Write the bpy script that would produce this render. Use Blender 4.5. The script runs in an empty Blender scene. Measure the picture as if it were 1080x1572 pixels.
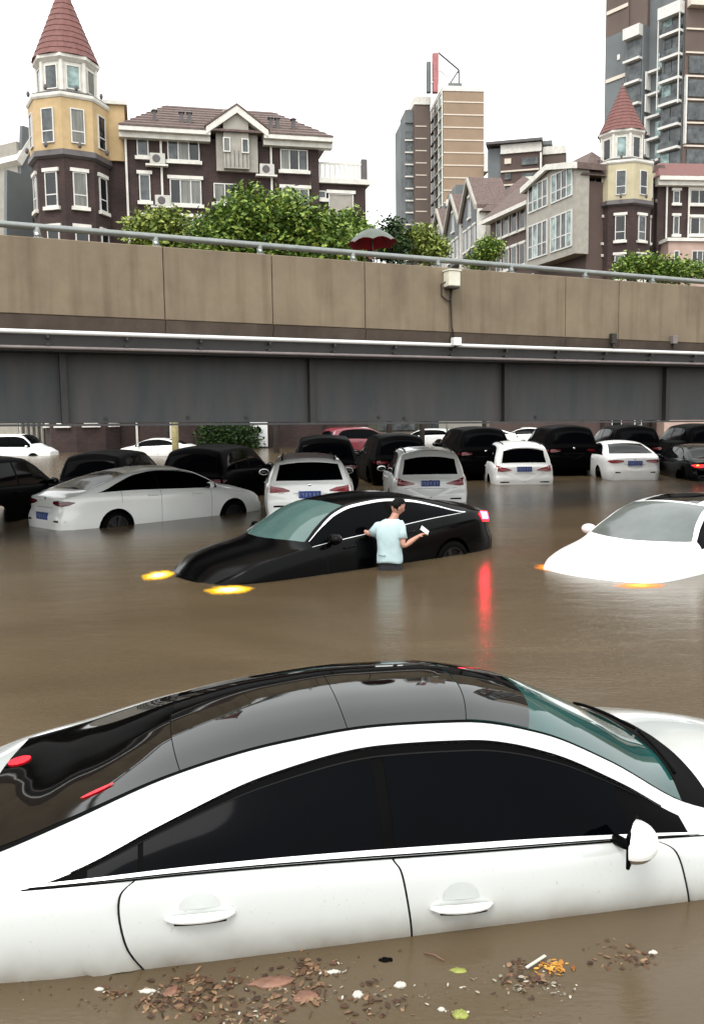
import bpy, bmesh, math, random
from math import sin, cos, pi, radians, sqrt, atan2
from mathutils import Vector, Matrix
from mathutils.bvhtree import BVHTree

scene = bpy.context.scene
COL = scene.collection
random.seed(7)

# ------------------------------------------------------------------ camera
FPX = 1350.0
cam_d = bpy.data.cameras.new('camera')
cam = bpy.data.objects.new('camera', cam_d)
COL.objects.link(cam)
scene.camera = cam
cam_d.sensor_fit = 'VERTICAL'
cam_d.sensor_height = 36.0
cam_d.lens = FPX / 1572.0 * 36.0
cam_d.clip_start = 0.05
cam_d.clip_end = 3000
CAM_R = Matrix.Rotation(radians(90 - 6.05), 3, 'X') @ Matrix.Rotation(radians(-0.8), 3, 'Z')
CAM_P = Vector((0, 0, 2.0))
cam.matrix_world = Matrix.Translation(CAM_P) @ CAM_R.to_4x4()

def ray(px, py):
    return CAM_R @ Vector(((px - 540) / FPX, (786 - py) / FPX, -1.0))

def at(px, py, Y):
    d = ray(px, py)
    return CAM_P + d * (Y / d.y)

def on_water(px, py, z=0.0):
    d = ray(px, py)
    return CAM_P + d * ((z - CAM_P.z) / d.z)

class Plane:
    """vertical facade plane through point (x, y) running in direction ang"""
    def __init__(s, x, y, ang):
        s.o = Vector((x, y, 0)); s.ang = ang
        s.d = Vector((cos(ang), sin(ang), 0)); s.n = Vector((-sin(ang), cos(ang), 0))
    def uz(s, px, py):
        r = ray(px, py)
        t = (s.o - CAM_P).dot(s.n) / r.dot(s.n)
        p = CAM_P + r * t
        return (p - s.o).dot(s.d), p.z

# ------------------------------------------------------------------ world, sun, exposure
SUN_EL, SUN_ROT = radians(58), radians(200)
world = bpy.data.worlds.new('World')
scene.world = world
world.use_nodes = True
nt = world.node_tree
nt.nodes.clear()
w_out = nt.nodes.new('ShaderNodeOutputWorld')
w_bg = nt.nodes.new('ShaderNodeBackground')
w_sky = nt.nodes.new('ShaderNodeTexSky')
w_sky.sky_type = 'NISHITA'
w_sky.sun_disc = False
w_sky.sun_elevation = SUN_EL
w_sky.sun_rotation = SUN_ROT
w_sky.dust_density = 4.0
w_sky.air_density = 1.5
w_hs = nt.nodes.new('ShaderNodeHueSaturation')
w_hs.inputs['Saturation'].default_value = 0.22
w_mix = nt.nodes.new('ShaderNodeMix')
w_mix.data_type = 'RGBA'
w_mix.inputs['Factor'].default_value = 0.6
w_mix.inputs['B'].default_value = (9.3, 9.45, 9.3, 1)       # even rain cloud
nt.links.new(w_sky.outputs[0], w_hs.inputs['Color'])
nt.links.new(w_hs.outputs[0], w_mix.inputs['A'])
nt.links.new(w_mix.outputs['Result'], w_bg.inputs['Color'])
w_bg.inputs['Strength'].default_value = 0.14
nt.links.new(w_bg.outputs[0], w_out.inputs[0])

sun_d = bpy.data.lights.new('sun', 'SUN')
sun_d.energy = 0.8
sun_d.angle = radians(25)
sun_d.color = (1.0, 0.97, 0.93)
sun = bpy.data.objects.new('sun', sun_d)
COL.objects.link(sun)
_az = SUN_ROT
sdir = Vector((sin(_az) * cos(SUN_EL), cos(_az) * cos(SUN_EL), sin(SUN_EL)))
sun.rotation_euler = sdir.to_track_quat('Z', 'Y').to_euler()

vs = scene.view_settings
vs.view_transform = 'Standard'
vs.look = 'None'
vs.exposure = 1.0
vs.gamma = 1.0
vs.use_curve_mapping = False
scene.cycles.max_bounces = 6
scene.cycles.diffuse_bounces = 3
scene.cycles.glossy_bounces = 4
scene.cycles.caustics_reflective = False
scene.cycles.caustics_refractive = False
scene.cycles.sample_clamp_indirect = 6.0

# ------------------------------------------------------------------ materials
def pmat(name, col, rough=0.5, metal=0.0, var=0.0, vscale=3.0, bump=0.0, bscale=20.0,
         coat=0.0, spec=None, emit=None, estr=0.0, col2=None, stretch=None, ior=None, coord='Object', sub=0.0):
    m = bpy.data.materials.new(name)
    m.use_nodes = True
    n = m.node_tree.nodes; l = m.node_tree.links
    b = n['Principled BSDF']
    b.inputs['Base Color'].default_value = (*col, 1)
    b.inputs['Roughness'].default_value = rough
    b.inputs['Metallic'].default_value = metal
    if ior: b.inputs['IOR'].default_value = ior
    if coat:
        b.inputs['Coat Weight'].default_value = coat
        b.inputs['Coat Roughness'].default_value = 0.04
    if spec is not None: b.inputs['Specular IOR Level'].default_value = spec
    if emit:
        b.inputs['Emission Color'].default_value = (*emit, 1)
        b.inputs['Emission Strength'].default_value = estr
    m.diffuse_color = (*col, 1)
    tc = mp = None
    if var or bump or col2:
        tc = n.new('ShaderNodeTexCoord')
        mp = n.new('ShaderNodeMapping')
        l.new(tc.outputs[coord], mp.inputs[0])
        if stretch: mp.inputs['Scale'].default_value = stretch
    if var or col2:
        no = n.new('ShaderNodeTexNoise')
        no.inputs['Scale'].default_value = vscale
        no.inputs['Detail'].default_value = 6
        no.inputs['Roughness'].default_value = 0.6
        l.new(mp.outputs[0], no.inputs['Vector'])
        cr = n.new('ShaderNodeValToRGB')
        a = tuple(c * (1 - var) for c in col)
        c2 = col2 if col2 else tuple(min(1, c * (1 + var)) for c in col)
        cr.color_ramp.elements[0].position = 0.35
        cr.color_ramp.elements[1].position = 0.68
        cr.color_ramp.elements[0].color = (*a, 1)
        cr.color_ramp.elements[1].color = (*c2, 1)
        l.new(no.outputs[0], cr.inputs[0])
        l.new(cr.outputs[0], b.inputs['Base Color'])
    if bump:
        n2 = n.new('ShaderNodeTexNoise')
        n2.inputs['Scale'].default_value = bscale
        n2.inputs['Detail'].default_value = 4
        l.new(mp.outputs[0], n2.inputs['Vector'])
        bp = n.new('ShaderNodeBump')
        bp.inputs['Strength'].default_value = bump
        bp.inputs['Distance'].default_value = 0.02
        l.new(n2.outputs[0], bp.inputs['Height'])
        l.new(bp.outputs[0], b.inputs['Normal'])
    return m

M = {}
M['white_paint'] = pmat('white_paint', (.83, .84, .82), .22, var=.02, vscale=2, coat=.6)
M['near_white'] = pmat('near_white_paint', (.50, .52, .505), .18, coat=.9)
def mud_film(m, z0, z1, base):
    n = m.node_tree.nodes; l = m.node_tree.links; b = n['Principled BSDF']
    tc = n.new('ShaderNodeTexCoord'); sx = n.new('ShaderNodeSeparateXYZ'); l.new(tc.outputs['Object'], sx.inputs[0])
    no = n.new('ShaderNodeTexNoise'); no.inputs['Scale'].default_value = 7; no.inputs['Detail'].default_value = 8; l.new(tc.outputs['Object'], no.inputs['Vector'])
    ma = n.new('ShaderNodeMath'); ma.operation = 'MULTIPLY_ADD'; l.new(no.outputs[0], ma.inputs[0]); ma.inputs[1].default_value = -.10; l.new(sx.outputs['Z'], ma.inputs[2])
    mr = n.new('ShaderNodeMapRange'); l.new(ma.outputs[0], mr.inputs[0]); mr.inputs[1].default_value = z0; mr.inputs[2].default_value = z1; mr.inputs[3].default_value = 1; mr.inputs[4].default_value = 0
    pw = n.new('ShaderNodeMath'); pw.operation = 'POWER'; l.new(mr.outputs[0], pw.inputs[0]); pw.inputs[1].default_value = 1.8
    n2 = n.new('ShaderNodeTexNoise'); n2.inputs['Scale'].default_value = 60; n2.inputs['Detail'].default_value = 3; l.new(tc.outputs['Object'], n2.inputs['Vector'])
    r2 = n.new('ShaderNodeValToRGB'); r2.color_ramp.elements[0].position = .66; r2.color_ramp.elements[1].position = .74; r2.color_ramp.elements[0].color = (0, 0, 0, 1); r2.color_ramp.elements[1].color = (.35, .35, .35, 1)
    l.new(n2.outputs[0], r2.inputs[0])
    mxx = n.new('ShaderNodeMath'); mxx.operation = 'MAXIMUM'; l.new(pw.outputs[0], mxx.inputs[0]); l.new(r2.outputs[0], mxx.inputs[1])
    mu = n.new('ShaderNodeMath'); mu.operation = 'MULTIPLY'; mu.use_clamp = True; l.new(mxx.outputs[0], mu.inputs[0]); mu.inputs[1].default_value = .8
    mx = n.new('ShaderNodeMix'); mx.data_type = 'RGBA'; l.new(mu.outputs[0], mx.inputs['Factor']); mx.inputs['A'].default_value = (*base, 1); mx.inputs['B'].default_value = (.17, .135, .095, 1)
    l.new(mx.outputs['Result'], b.inputs['Base Color'])
mud_film(M['near_white'], .635, .80, (.50, .52, .505))
M['white_dirty'] = pmat('white_dirty_paint', (.72, .72, .70), .3, var=.05, vscale=3, coat=.4)
M['grey_paint'] = pmat('silver_paint', (.30, .31, .32), .25, metal=.5, var=.03, coat=.5)
M['black_paint'] = pmat('black_paint', (.001, .001, .0012), .16, var=.05, spec=.10)
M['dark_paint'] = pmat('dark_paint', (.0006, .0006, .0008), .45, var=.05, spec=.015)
M['red_paint'] = pmat('red_paint', (.16, .02, .03), .25, var=.05, coat=.5)
M['glass_dark'] = pmat('tinted_glass', (.0008, .001, .0015), .06, var=.1, ior=1.45, spec=.05)
M['glass_side'] = pmat('side_window_film', (.0005, .0007, .0014), .06, var=.1, ior=1.45, spec=.045)
M['glass_roof'] = pmat('roof_glass', (.002, .002, .002), .025, var=.1, ior=1.5, spec=.5)
M['glass_teal'] = pmat('green_windshield_glass', (.010, .052, .047), .04, var=.35, vscale=1.6, ior=1.55, spec=.5)
M['glass_pale'] = pmat('pale_windshield_glass', (.06, .11, .10), .07, var=.15, vscale=1.5, ior=1.6)
M['glass_grey'] = pmat('grey_windshield_glass', (.09, .105, .10), .12, var=.2, vscale=2, ior=1.6)
M['rubber'] = pmat('black_rubber', (.0015, .0015, .0015), .6, var=.1, spec=.03)
M['seam'] = pmat('seam_gap', (.012, .012, .012), .8, var=.1, spec=.05)
M['chrome'] = pmat('chrome', (.75, .76, .77), .12, metal=1.0, var=.02)
M['chrome_white'] = pmat('polished_trim', (.85, .86, .86), .3, metal=.3, var=.02)
M['rim'] = pmat('alloy_rim', (.008, .008, .008), .5, metal=.2, var=.1)
M['red_lens'] = pmat('red_lens', (.20, .004, .012), .15, var=.2, vscale=9, coat=.5, spec=.4)
M['dark_lens'] = pmat('dark_red_lens', (.06, .004, .006), .15, var=.2, coat=.5)
M['amber_lens'] = pmat('amber_lens', (.5, .15, .02), .2, var=.1, emit=(1, .25, .02), estr=1.0)
M['plate_blue'] = pmat('blue_plate', (.012, .035, .20), .4, var=.1)
M['plate_mark'] = pmat('plate_mark', (.16, .21, .36), .5, var=.1)
M['brake_on'] = pmat('lit_brake_lamp', (.4, .01, .02), .3, var=.05, emit=(1, .012, .04), estr=36)
M['red_glow'] = pmat('lit_tail_lens_or_glow', (.5, .01, .02), .25, var=.05, emit=(1, .008, .02), estr=.8)
M['lamp_white'] = pmat('lit_bulb', (.9, .9, .8), .3, var=.02, emit=(1, .9, .75), estr=10)
M['lamp_yellow'] = pmat('lit_headlamp_lens', (.9, .6, .1), .3, var=.02, emit=(1, .62, .05), estr=5)
M['lamp_orange'] = pmat('lit_indicator_lens', (.9, .3, .05), .3, var=.02, emit=(1, .26, .02), estr=4)
M['plastic_grey'] = pmat('grey_plastic', (.12, .12, .12), .5, var=.1)
M['brick'] = None

# ------------------------------------------------------------------ mesh helpers
def link(name, me, mat=None, parent=None, smooth=False):
    o = bpy.data.objects.new(name, me)
    COL.objects.link(o)
    if mat is not None and not me.materials: me.materials.append(mat)
    if parent: o.parent = parent
    if smooth:
        me.polygons.foreach_set('use_smooth', [True] * len(me.polygons))
    me.update()
    return o

def mk(name, verts, faces, mat=None, parent=None, smooth=False):
    me = bpy.data.meshes.new(name)
    me.from_pydata([tuple(v) for v in verts], [], faces)
    me.validate()
    return link(name, me, mat, parent, smooth)

def thing(name, label, cat, loc=(0, 0, 0), rz=0, group=None):
    o = bpy.data.objects.new(name, None)
    o.empty_display_size = .2
    COL.objects.link(o)
    o.location = loc
    o.rotation_euler = (0, 0, rz)
    o['label'] = label; o['category'] = cat
    if group: o['group'] = group
    return o

def tag(o, label=None, cat=None, group=None, kind=None):
    if label: o['label'] = label
    if cat: o['category'] = cat
    if group: o['group'] = group
    if kind: o['kind'] = kind
    return o

class MB:
    """collects simple shapes into one mesh"""
    def __init__(s): s.v = []; s.f = []
    def add(s, vs, fs):
        k = len(s.v); s.v += [tuple(v) for v in vs]; s.f += [tuple(i + k for i in f) for f in fs]
        return s
    def box(s, x0, x1, y0, y1, z0, z1, ch=0.0):
        if ch <= 0:
            vs = [(x, y, z) for z in (z0, z1) for y in (y0, y1) for x in (x0, x1)]
            fs = [(0, 2, 3, 1), (4, 5, 7, 6), (0, 1, 5, 4), (2, 6, 7, 3), (0, 4, 6, 2), (1, 3, 7, 5)]
            return s.add(vs, fs)
        bm = bmesh.new()
        bmesh.ops.create_cube(bm, size=1)
        for v in bm.verts:
            v.co = Vector((x0 + (v.co.x + .5) * (x1 - x0), y0 + (v.co.y + .5) * (y1 - y0), z0 + (v.co.z + .5) * (z1 - z0)))
        bmesh.ops.bevel(bm, geom=list(bm.edges), offset=ch, segments=1, affect='EDGES')
        bm.verts.index_update()
        vs = [v.co.copy() for v in bm.verts]; fs = [[v.index for v in f.verts] for f in bm.faces]
        bm.free()
        return s.add(vs, fs)
    def tube(s, pts, r, n=8, cap=True):
        pts = [Vector(p) for p in pts]
        rs = r if isinstance(r, (list, tuple)) else [r] * len(pts)
        vs = []; fs = []
        prev = None
        for i, p in enumerate(pts):
            d = (pts[min(i + 1, len(pts) - 1)] - pts[max(i - 1, 0)]).normalized()
            a = d.cross(Vector((0, 0, 1)))
            if a.length < 1e-3: a = d.cross(Vector((1, 0, 0)))
            a.normalize()
            if prev is not None and a.dot(prev) < 0: a = -a
            prev = a
            b = d.cross(a).normalized()
            for k in range(n):
                t = 2 * pi * k / n
                vs.append(p + (a * cos(t) + b * sin(t)) * rs[i])
        for i in range(len(pts) - 1):
            for k in range(n):
                k2 = (k + 1) % n
                fs.append((i * n + k, i * n + k2, (i + 1) * n + k2, (i + 1) * n + k))
        if cap:
            fs.append(tuple(range(n))[::-1]); fs.append(tuple((len(pts) - 1) * n + k for k in range(n)))
        return s.add(vs, fs)
    def prism(s, poly, y0, y1):
        """polygon in xz extruded along y"""
        n = len(poly)
        vs = [(x, y0, z) for x, z in poly] + [(x, y1, z) for x, z in poly]
        fs = [tuple(range(n)), tuple(range(2 * n - 1, n - 1, -1))]
        fs += [(i, i + n, (i + 1) % n + n, (i + 1) % n)[::-1] for i in range(n)]
        return s.add(vs, fs)
    def lathe(s, prof, n=16, rot=0.0, cx=0, cy=0):
        vs = []; fs = []
        for r, z in prof:
            for k in range(n):
                t = 2 * pi * k / n + rot
                vs.append((cx + r * cos(t), cy + r * sin(t), z))
        for i in range(len(prof) - 1):
            for k in range(n):
                k2 = (k + 1) % n
                fs.append((i * n + k, i * n + k2, (i + 1) * n + k2, (i + 1) * n + k))
        fs.append(tuple(range(n))[::-1]); fs.append(tuple((len(prof) - 1) * n + k for k in range(n)))
        return s.add(vs, fs)
    def ellipsoid(s, c, r, nu=12, nv=8):
        vs = []; fs = []
        for j in range(nv + 1):
            a = -pi / 2 + pi * j / nv
            for i in range(nu):
                t = 2 * pi * i / nu
                vs.append((c[0] + r[0] * cos(a) * cos(t), c[1] + r[1] * cos(a) * sin(t), c[2] + r[2] * sin(a)))
        for j in range(nv):
            for i in range(nu):
                i2 = (i + 1) % nu
                fs.append((j * nu + i, j * nu + i2, (j + 1) * nu + i2, (j + 1) * nu + i))
        return s.add(vs, fs)
    def build(s, name, mat, parent=None, smooth=False):
        o = mk(name, s.v, s.f, mat, parent, smooth)
        return o

def pchip(pts):
    xs = [p[0] for p in pts]; ys = [p[1] for p in pts]
    n = len(xs)
    h = [xs[i + 1] - xs[i] for i in range(n - 1)]
    d = [(ys[i + 1] - ys[i]) / h[i] for i in range(n - 1)]
    m = [0.0] * n
    if n > 2:
        for i in range(1, n - 1):
            if d[i - 1] * d[i] > 0:
                w1 = 2 * h[i] + h[i - 1]; w2 = h[i] + 2 * h[i - 1]
                m[i] = (w1 + w2) / (w1 / d[i - 1] + w2 / d[i])
        m[0] = d[0] * 1.0; m[-1] = d[-1] * 1.0
    else:
        m = [d[0], d[0]]
    def f(x):
        if x <= xs[0]: return ys[0]
        if x >= xs[-1]: return ys[-1]
        lo, hi = 0, n - 1
        while hi - lo > 1:
            mid = (lo + hi) // 2
            if xs[mid] <= x: lo = mid
            else: hi = mid
        t = (x - xs[lo]) / h[lo]
        t2, t3 = t * t, t * t * t
        return ((2 * t3 - 3 * t2 + 1) * ys[lo] + (t3 - 2 * t2 + t) * h[lo] * m[lo]
                + (-2 * t3 + 3 * t2) * ys[lo + 1] + (t3 - t2) * h[lo] * m[lo + 1])
    return f

def grid_faces(nu, nv, flip=False):
    fs = []
    for i in range(nu):
        for j in range(nv):
            a = i * (nv + 1) + j
            q = (a, a + 1, a + nv + 2, a + nv + 1)
            fs.append(q[::-1] if flip else q)
    return fs
# ------------------------------------------------------------------ cars: one lofted shell, parts follow its surface
class CarShape:
    NS = 12
    def __init__(s, P):
        s.P = P
        s.top = pchip(P['top']); s.belt = pchip(P['belt']); s.rail = pchip(P['rail'])
        s.rw = pchip(P['railw']); s.w = pchip(P['w'])
        s.x0 = P['top'][0][0]; s.x1 = P['top'][-1][0]
        s.dtop = pchip(P['dlo'])
        s.sfun = {}
        s.body_me = None
    def section(s, x):
        key = round(x, 4)
        if key in s.sfun: return s.sfun[key]
        w = s.w(x); zb = s.belt(x); zt = s.top(x); zr = max(s.rail(x), zb + .012); wr = s.rw(x)
        zt = max(zt, zr + .01)
        cr = s.P.get('crease', .16)
        bw = w * .935
        wr = min(wr, bw - .02)
        tk = s.P.get('tuck', 0)
        pts = [(w * (.90 - tk), .20), (w * (.965 - tk), .32), (w * (1.0 - tk), .56), (w * .998, zb - cr), (w * .965, zb - .035), (bw, zb)]
        for k in (1, 2):
            t = k / 3
            pts.append((bw + (wr - bw) * t + .03 * sin(pi * t) * min(1, (zr - zb) / .3), zb + (zr - zb) * t))
        pts.append((wr, zr))
        for k in range(1, 5):
            y = wr * (1 - k / 4)
            q = 1 - (y / wr) ** 2.2
            pts.append((y, zr + (zt - zr) * q))
        f = (pchip([(i, p[0]) for i, p in enumerate(pts)]), pchip([(i, p[1]) for i, p in enumerate(pts)]))
        s.sfun[key] = f
        return f
    def bumpx(s, x, z):
        d = 0.0
        if x < s.x0 + .5:
            t = 1 - (x - s.x0) / .5
            t = max(0, min(1, t)); t = t * t * (3 - 2 * t)
            e = max(0, min(1, (s.P.get('bump_z', .68) - z) / .08)); e = e * e * (3 - 2 * e)
            d -= s.P.get('bump_r', .07) * t * e
        if x > s.x1 - .5:
            t = 1 - (s.x1 - x) / .5
            t = max(0, min(1, t)); t = t * t * (3 - 2 * t)
            e = max(0, min(1, (.56 - z) / .1))
            d += .06 * t * e
        return d
    def F(s, x, S, side=1, off=0.0):
        """S 0..12 from sill to centreline; S>12 runs down the other side"""
        if S > 12: S = 24 - S; side = -side
        fy, fz = s.section(x)
        y, z = fy(S), fz(S)
        p = Vector((x, y, z))
        if off:
            e = .01
            S1, S0 = min(12, S + .05), max(0, S - .05)
            du = Vector((0, fy(S1) - fy(S0), fz(S1) - fz(S0)))
            gy, gz = s.section(x + e)
            hy, hz = s.section(x - e)
            dx = Vector((2 * e, gy(S) - hy(S), gz(S) - hz(S)))
            n = dx.cross(du)
            if n.length > 1e-9:
                n.normalize()
                if n.y * 1 + n.z * .5 < 0: n = -n
                p = p + n * off
        p.x += s.bumpx(x, z)
        if side < 0: p.y = -p.y
        return p
    def stations(s):
        xs = []
        n = s.P.get('nx', 84)
        for i in range(n + 1):
            t = i / n
            xs.append(s.x0 + (s.x1 - s.x0) * (t - .04 * sin(2 * pi * t)))
        return xs
    def mesh(s):
        if s.body_me: return s.body_me
        xs = s.stations()
        per = 3
        Ss = []
        for k in range(12):
            for j in range(per): Ss.append(k + j / per)
        ring_s = Ss + [12] + [24 - q for q in reversed(Ss)]
        nr = len(ring_s)
        doors = s.P.get('doors', [])
        vs = []
        def indoor(x, S):
            S = min(S, 24 - S)
            if S < .15 or S > 4.85: return False
            for a, b in doors:
                if a(S) < x < b(S): return True
            return False
        ends = ([1, .985, .95, .86, .65, .3, .02], [0, .022, .042, .060, .072, .078, .08])
        zc = .55
        rings = []
        def capring(x, a, b, sgn):
            r = []
            for S in ring_s:
                p = s.F(x, S)
                q = Vector((x + sgn * b, p.y * a, zc + (p.z - zc) * a))
                q.x += s.bumpx(x, q.z)
                r.append(q)
            return r
        eb = s.P.get('endb', 1.0)
        for a, b in list(zip(*ends))[:0:-1]: rings.append(capring(s.x0, a, b * eb, -1))
        for x in xs:
            r = []
            for S in ring_s:
                p = s.F(x, S, 1, -.012 if indoor(x, S) else 0.0)
                r.append(p)
            rings.append(r)
        for a, b in list(zip(*ends))[1:]: rings.append(capring(s.x1, a, b * eb, 1))
        for r in rings: vs += r
        fs = []
        for i in range(len(rings) - 1):
            for j in range(nr - 1):
                a = i * nr + j
                fs.append((a, a + 1, a + nr + 1, a + nr))
            a = i * nr
            fs.append((a + nr - 1, a, a + nr, a + 2 * nr - 1))   # underside
        bm = bmesh.new()
        bv = [bm.verts.new(v) for v in vs]
        for f in fs:
            try: bm.faces.new([bv[i] for i in f])
            except ValueError: pass
        # wheel arches
        R = s.P.get('arch', .375)
        zc_ = .33
        for xw in s.P['wheels']:
            kill = []
            for f in bm.faces:
                c = f.calc_center_median()
                if abs(c.y) > .35 and c.z < zc_ + R + .05 and (c.x - xw) ** 2 + (c.z - zc_) ** 2 < R * R and abs(f.normal.y) >= 0:
                    kill.append(f)
            bmesh.ops.delete(bm, geom=kill, context='FACES')
            for v in bm.verts:
                if v.is_boundary and abs(v.co.y) > .35:
                    dx, dz = v.co.x - xw, v.co.z - zc_
                    r = sqrt(dx * dx + dz * dz)
                    if r < R + .12 and r > .05:
                        v.co.x = xw + dx / r * R; v.co.z = zc_ + dz / r * R
        bmesh.ops.recalc_face_normals(bm, faces=bm.faces)
        me = bpy.data.meshes.new('car_body')
        bm.to_mesh(me); bm.free()
        me.polygons.foreach_set('use_smooth', [True] * len(me.polygons))
        s.body_me = me
        s.bvh = BVHTree.FromPolygons([v.co for v in me.vertices], [tuple(p.vertices) for p in me.polygons])
        return me

_pc = {}
def patch(shape, name, key, xf, sf, nu, nv, off, mat, parent, side=1, skirt=.012):
    """patch over u,v in 0..1; x=xf(u,v), S=sf(u,v); mesh data shared through key"""
    k = (id(shape), name, key, side)
    me = _pc.get(k)
    if me is None:
        vs = []
        for i in range(nu + 1):
            for j in range(nv + 1):
                u, v = i / nu, j / nv
                vs.append(shape.F(xf(u, v), sf(u, v), side, off))
        fs = grid_faces(nu, nv)
        if skirt:
            rim = [i * (nv + 1) for i in range(nu + 1)] + [nu * (nv + 1) + j for j in range(1, nv + 1)] + \
                  [i * (nv + 1) + nv for i in range(nu - 1, -1, -1)] + [j for j in range(nv - 1, 0, -1)]
            c = Vector((0, 0, .7))
            base = len(vs)
            c0 = len(vs)
            for r in rim: vs.append(vs[r].copy())
            base = len(vs)
            for r in rim:
                i, j = divmod(r, nv + 1)
                u, v = i / nu, j / nv
                vs.append(shape.F(xf(u, v), sf(u, v), side, off - skirt))
            n = len(rim)
            for q in range(n):
                fs.append((c0 + q, base + q, base + (q + 1) % n, c0 + (q + 1) % n))
        me = bpy.data.meshes.new(name)
        me.from_pydata([tuple(v) for v in vs], [], fs)
        me.validate()
        me.polygons.foreach_set('use_smooth', [True] * len(me.polygons))
        _pc[k] = me
    m2 = me
    if me.materials and me.materials[0] != mat:
        m2 = me.copy(); m2.materials.clear()
    o = link(name, m2, mat, parent)
    return o

def proj(shape, name, origin, ux, uz, d, strips, nv, off, mat, parent, skirt=.02, shell=None):
    """patch thrown along d onto the shell. strips = [(u, lo, hi), ...]"""
    shape.mesh()
    ux, uz, d = Vector(ux).normalized(), Vector(uz).normalized(), Vector(d).normalized()
    o0 = Vector(origin)
    vs = []; last = None
    nu = len(strips) - 1
    for (u, lo, hi) in strips:
        for j in range(nv + 1):
            p = o0 + ux * u + uz * (lo + (hi - lo) * j / nv)
            h = shape.bvh.ray_cast(p, d)
            if h[0] is None: q = (last.copy() if last else p + d * .5)
            else: q = h[0] - d * off
            last = q
            vs.append(q)
    fs = grid_faces(nu, nv)
    rim = [i * (nv + 1) for i in range(nu + 1)] + [nu * (nv + 1) + j for j in range(1, nv + 1)] + \
          [i * (nv + 1) + nv for i in range(nu - 1, -1, -1)] + [j for j in range(nv - 1, 0, -1)]
    base = len(vs)
    for r in rim: vs.append(vs[r] + d * skirt)
    n = len(rim)
    for q in range(n): fs.append((rim[q], base + q, base + (q + 1) % n, rim[(q + 1) % n]))
    return mk(name, vs, fs, mat, parent, False)

SEDAN = dict(
    top=[(-2.36, .985), (-2.15, 1.065), (-1.9, 1.10), (-1.65, 1.175), (-1.2, 1.33), (-.8, 1.415), (-.35, 1.455), (0, 1.452), (.35, 1.41), (.75, 1.265), (1.05, 1.115), (1.25, 1.035), (1.7, .95), (2.1, .83), (2.34, .68)],
    belt=[(-2.36, .95), (-1.9, 1.02), (-1.3, 1.025), (0, .985), (.9, .95), (1.4, .905), (1.9, .82), (2.34, .62)],
    rail=[(-2.36, .955), (-2.0, 1.04), (-1.7, 1.13), (-1.25, 1.265), (-.8, 1.345), (-.3, 1.385), (.1, 1.372), (.45, 1.30), (.8, 1.13), (1.12, .955), (1.4, .91), (2.34, .63)],
    railw=[(-2.36, .60), (-2.0, .74), (-1.6, .68), (-1.1, .60), (-.4, .565), (.2, .58), (.7, .67), (1.12, .79), (1.5, .80), (2.0, .72), (2.34, .50)],
    w=[(-2.36, .70), (-2.2, .80), (-1.9, .87), (-1.4, .91), (0, .915), (1.4, .91), (1.9, .86), (2.2, .73), (2.34, .55)],
    dlo=[(-1.78, 5.1), (-1.6, 5.9), (-1.3, 6.9), (-.9, 7.5), (-.4, 7.72), (.4, 7.75), (1.0, 7.6)],
    dlo_x=(-1.78, .98), pillars=(-.42,), wheels=(-1.42, 1.38), glass_split=(-1.55, .98),
    rear_glass=(-1.98, -1.92, -1.02), wind=(1.02, 1.24, .30), mirror=(.72, .955))
SUV = dict(
    top=[(-2.24, 1.00), (-2.20, 1.10), (-2.14, 1.28), (-2.05, 1.52), (-1.95, 1.64), (-1.5, 1.685), (-.5, 1.70), (.1, 1.665), (.45, 1.56), (.8, 1.36), (1.15, 1.16), (1.5, 1.08), (1.95, 1.0), (2.2, .82)],
    belt=[(-2.24, .96), (-1.6, 1.08), (0, 1.04), (.9, 1.01), (1.5, .99), (2.0, .93), (2.2, .76)],
    rail=[(-2.24, .975), (-2.15, 1.2), (-2.05, 1.42), (-1.9, 1.55), (-1.4, 1.61), (-.5, 1.63), (.1, 1.59), (.5, 1.45), (.85, 1.22), (1.15, 1.02), (1.5, 1.0), (2.2, .77)],
    railw=[(-2.24, .74), (-2.05, .66), (-1.5, .64), (-.4, .64), (.3, .65), (.8, .72), (1.15, .80), (1.6, .80), (2.2, .60)],
    w=[(-2.24, .84), (-2.0, .90), (-1.4, .93), (1.4, .93), (1.9, .88), (2.2, .70)],
    dlo=[(-1.95, 5.2), (-1.8, 6.6), (-1.5, 7.4), (-.9, 7.6), (.3, 7.6), (1.0, 7.5)],
    dlo_x=(-1.95, 1.02), pillars=(-.45, -1.35), wheels=(-1.35, 1.38), glass_split=(-1.9, 1.0), endb=.9,
    rear_glass=(-2.205, -2.20, -2.06), wind=(.98, 1.15, .22), mirror=(.75, 1.02), bump_z=.72, arch=.40, crease=.2)
WAGON = dict(SUV)
WAGON.update(
    top=[(-2.36, .97), (-2.30, 1.06), (-2.15, 1.25), (-2.0, 1.38), (-1.9, 1.43), (-1.5, 1.47), (-.5, 1.50), (.1, 1.47), (.45, 1.38), (.8, 1.22), (1.15, 1.06), (1.5, .98), (1.95, .92), (2.3, .74)],
    belt=[(-2.36, .93), (-1.6, 1.02), (0, .98), (.9, .95), (1.5, .92), (2.0, .85), (2.3, .70)],
    rail=[(-2.36, .945), (-2.25, 1.10), (-2.1, 1.24), (-1.9, 1.36), (-1.4, 1.41), (-.5, 1.43), (.1, 1.40), (.5, 1.28), (.85, 1.10), (1.15, .96), (1.5, .93), (2.3, .71)],
    railw=[(-2.36, .74), (-2.05, .66), (-1.5, .62), (-.4, .61), (.3, .62), (.8, .70), (1.15, .80), (1.6, .80), (2.3, .60)],
    w=[(-2.36, .84), (-2.1, .90), (-1.4, .92), (1.4, .92), (1.9, .88), (2.3, .70)],
    rear_glass=(-2.335, -2.32, -2.03))
VAN = dict(SUV)
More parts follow.
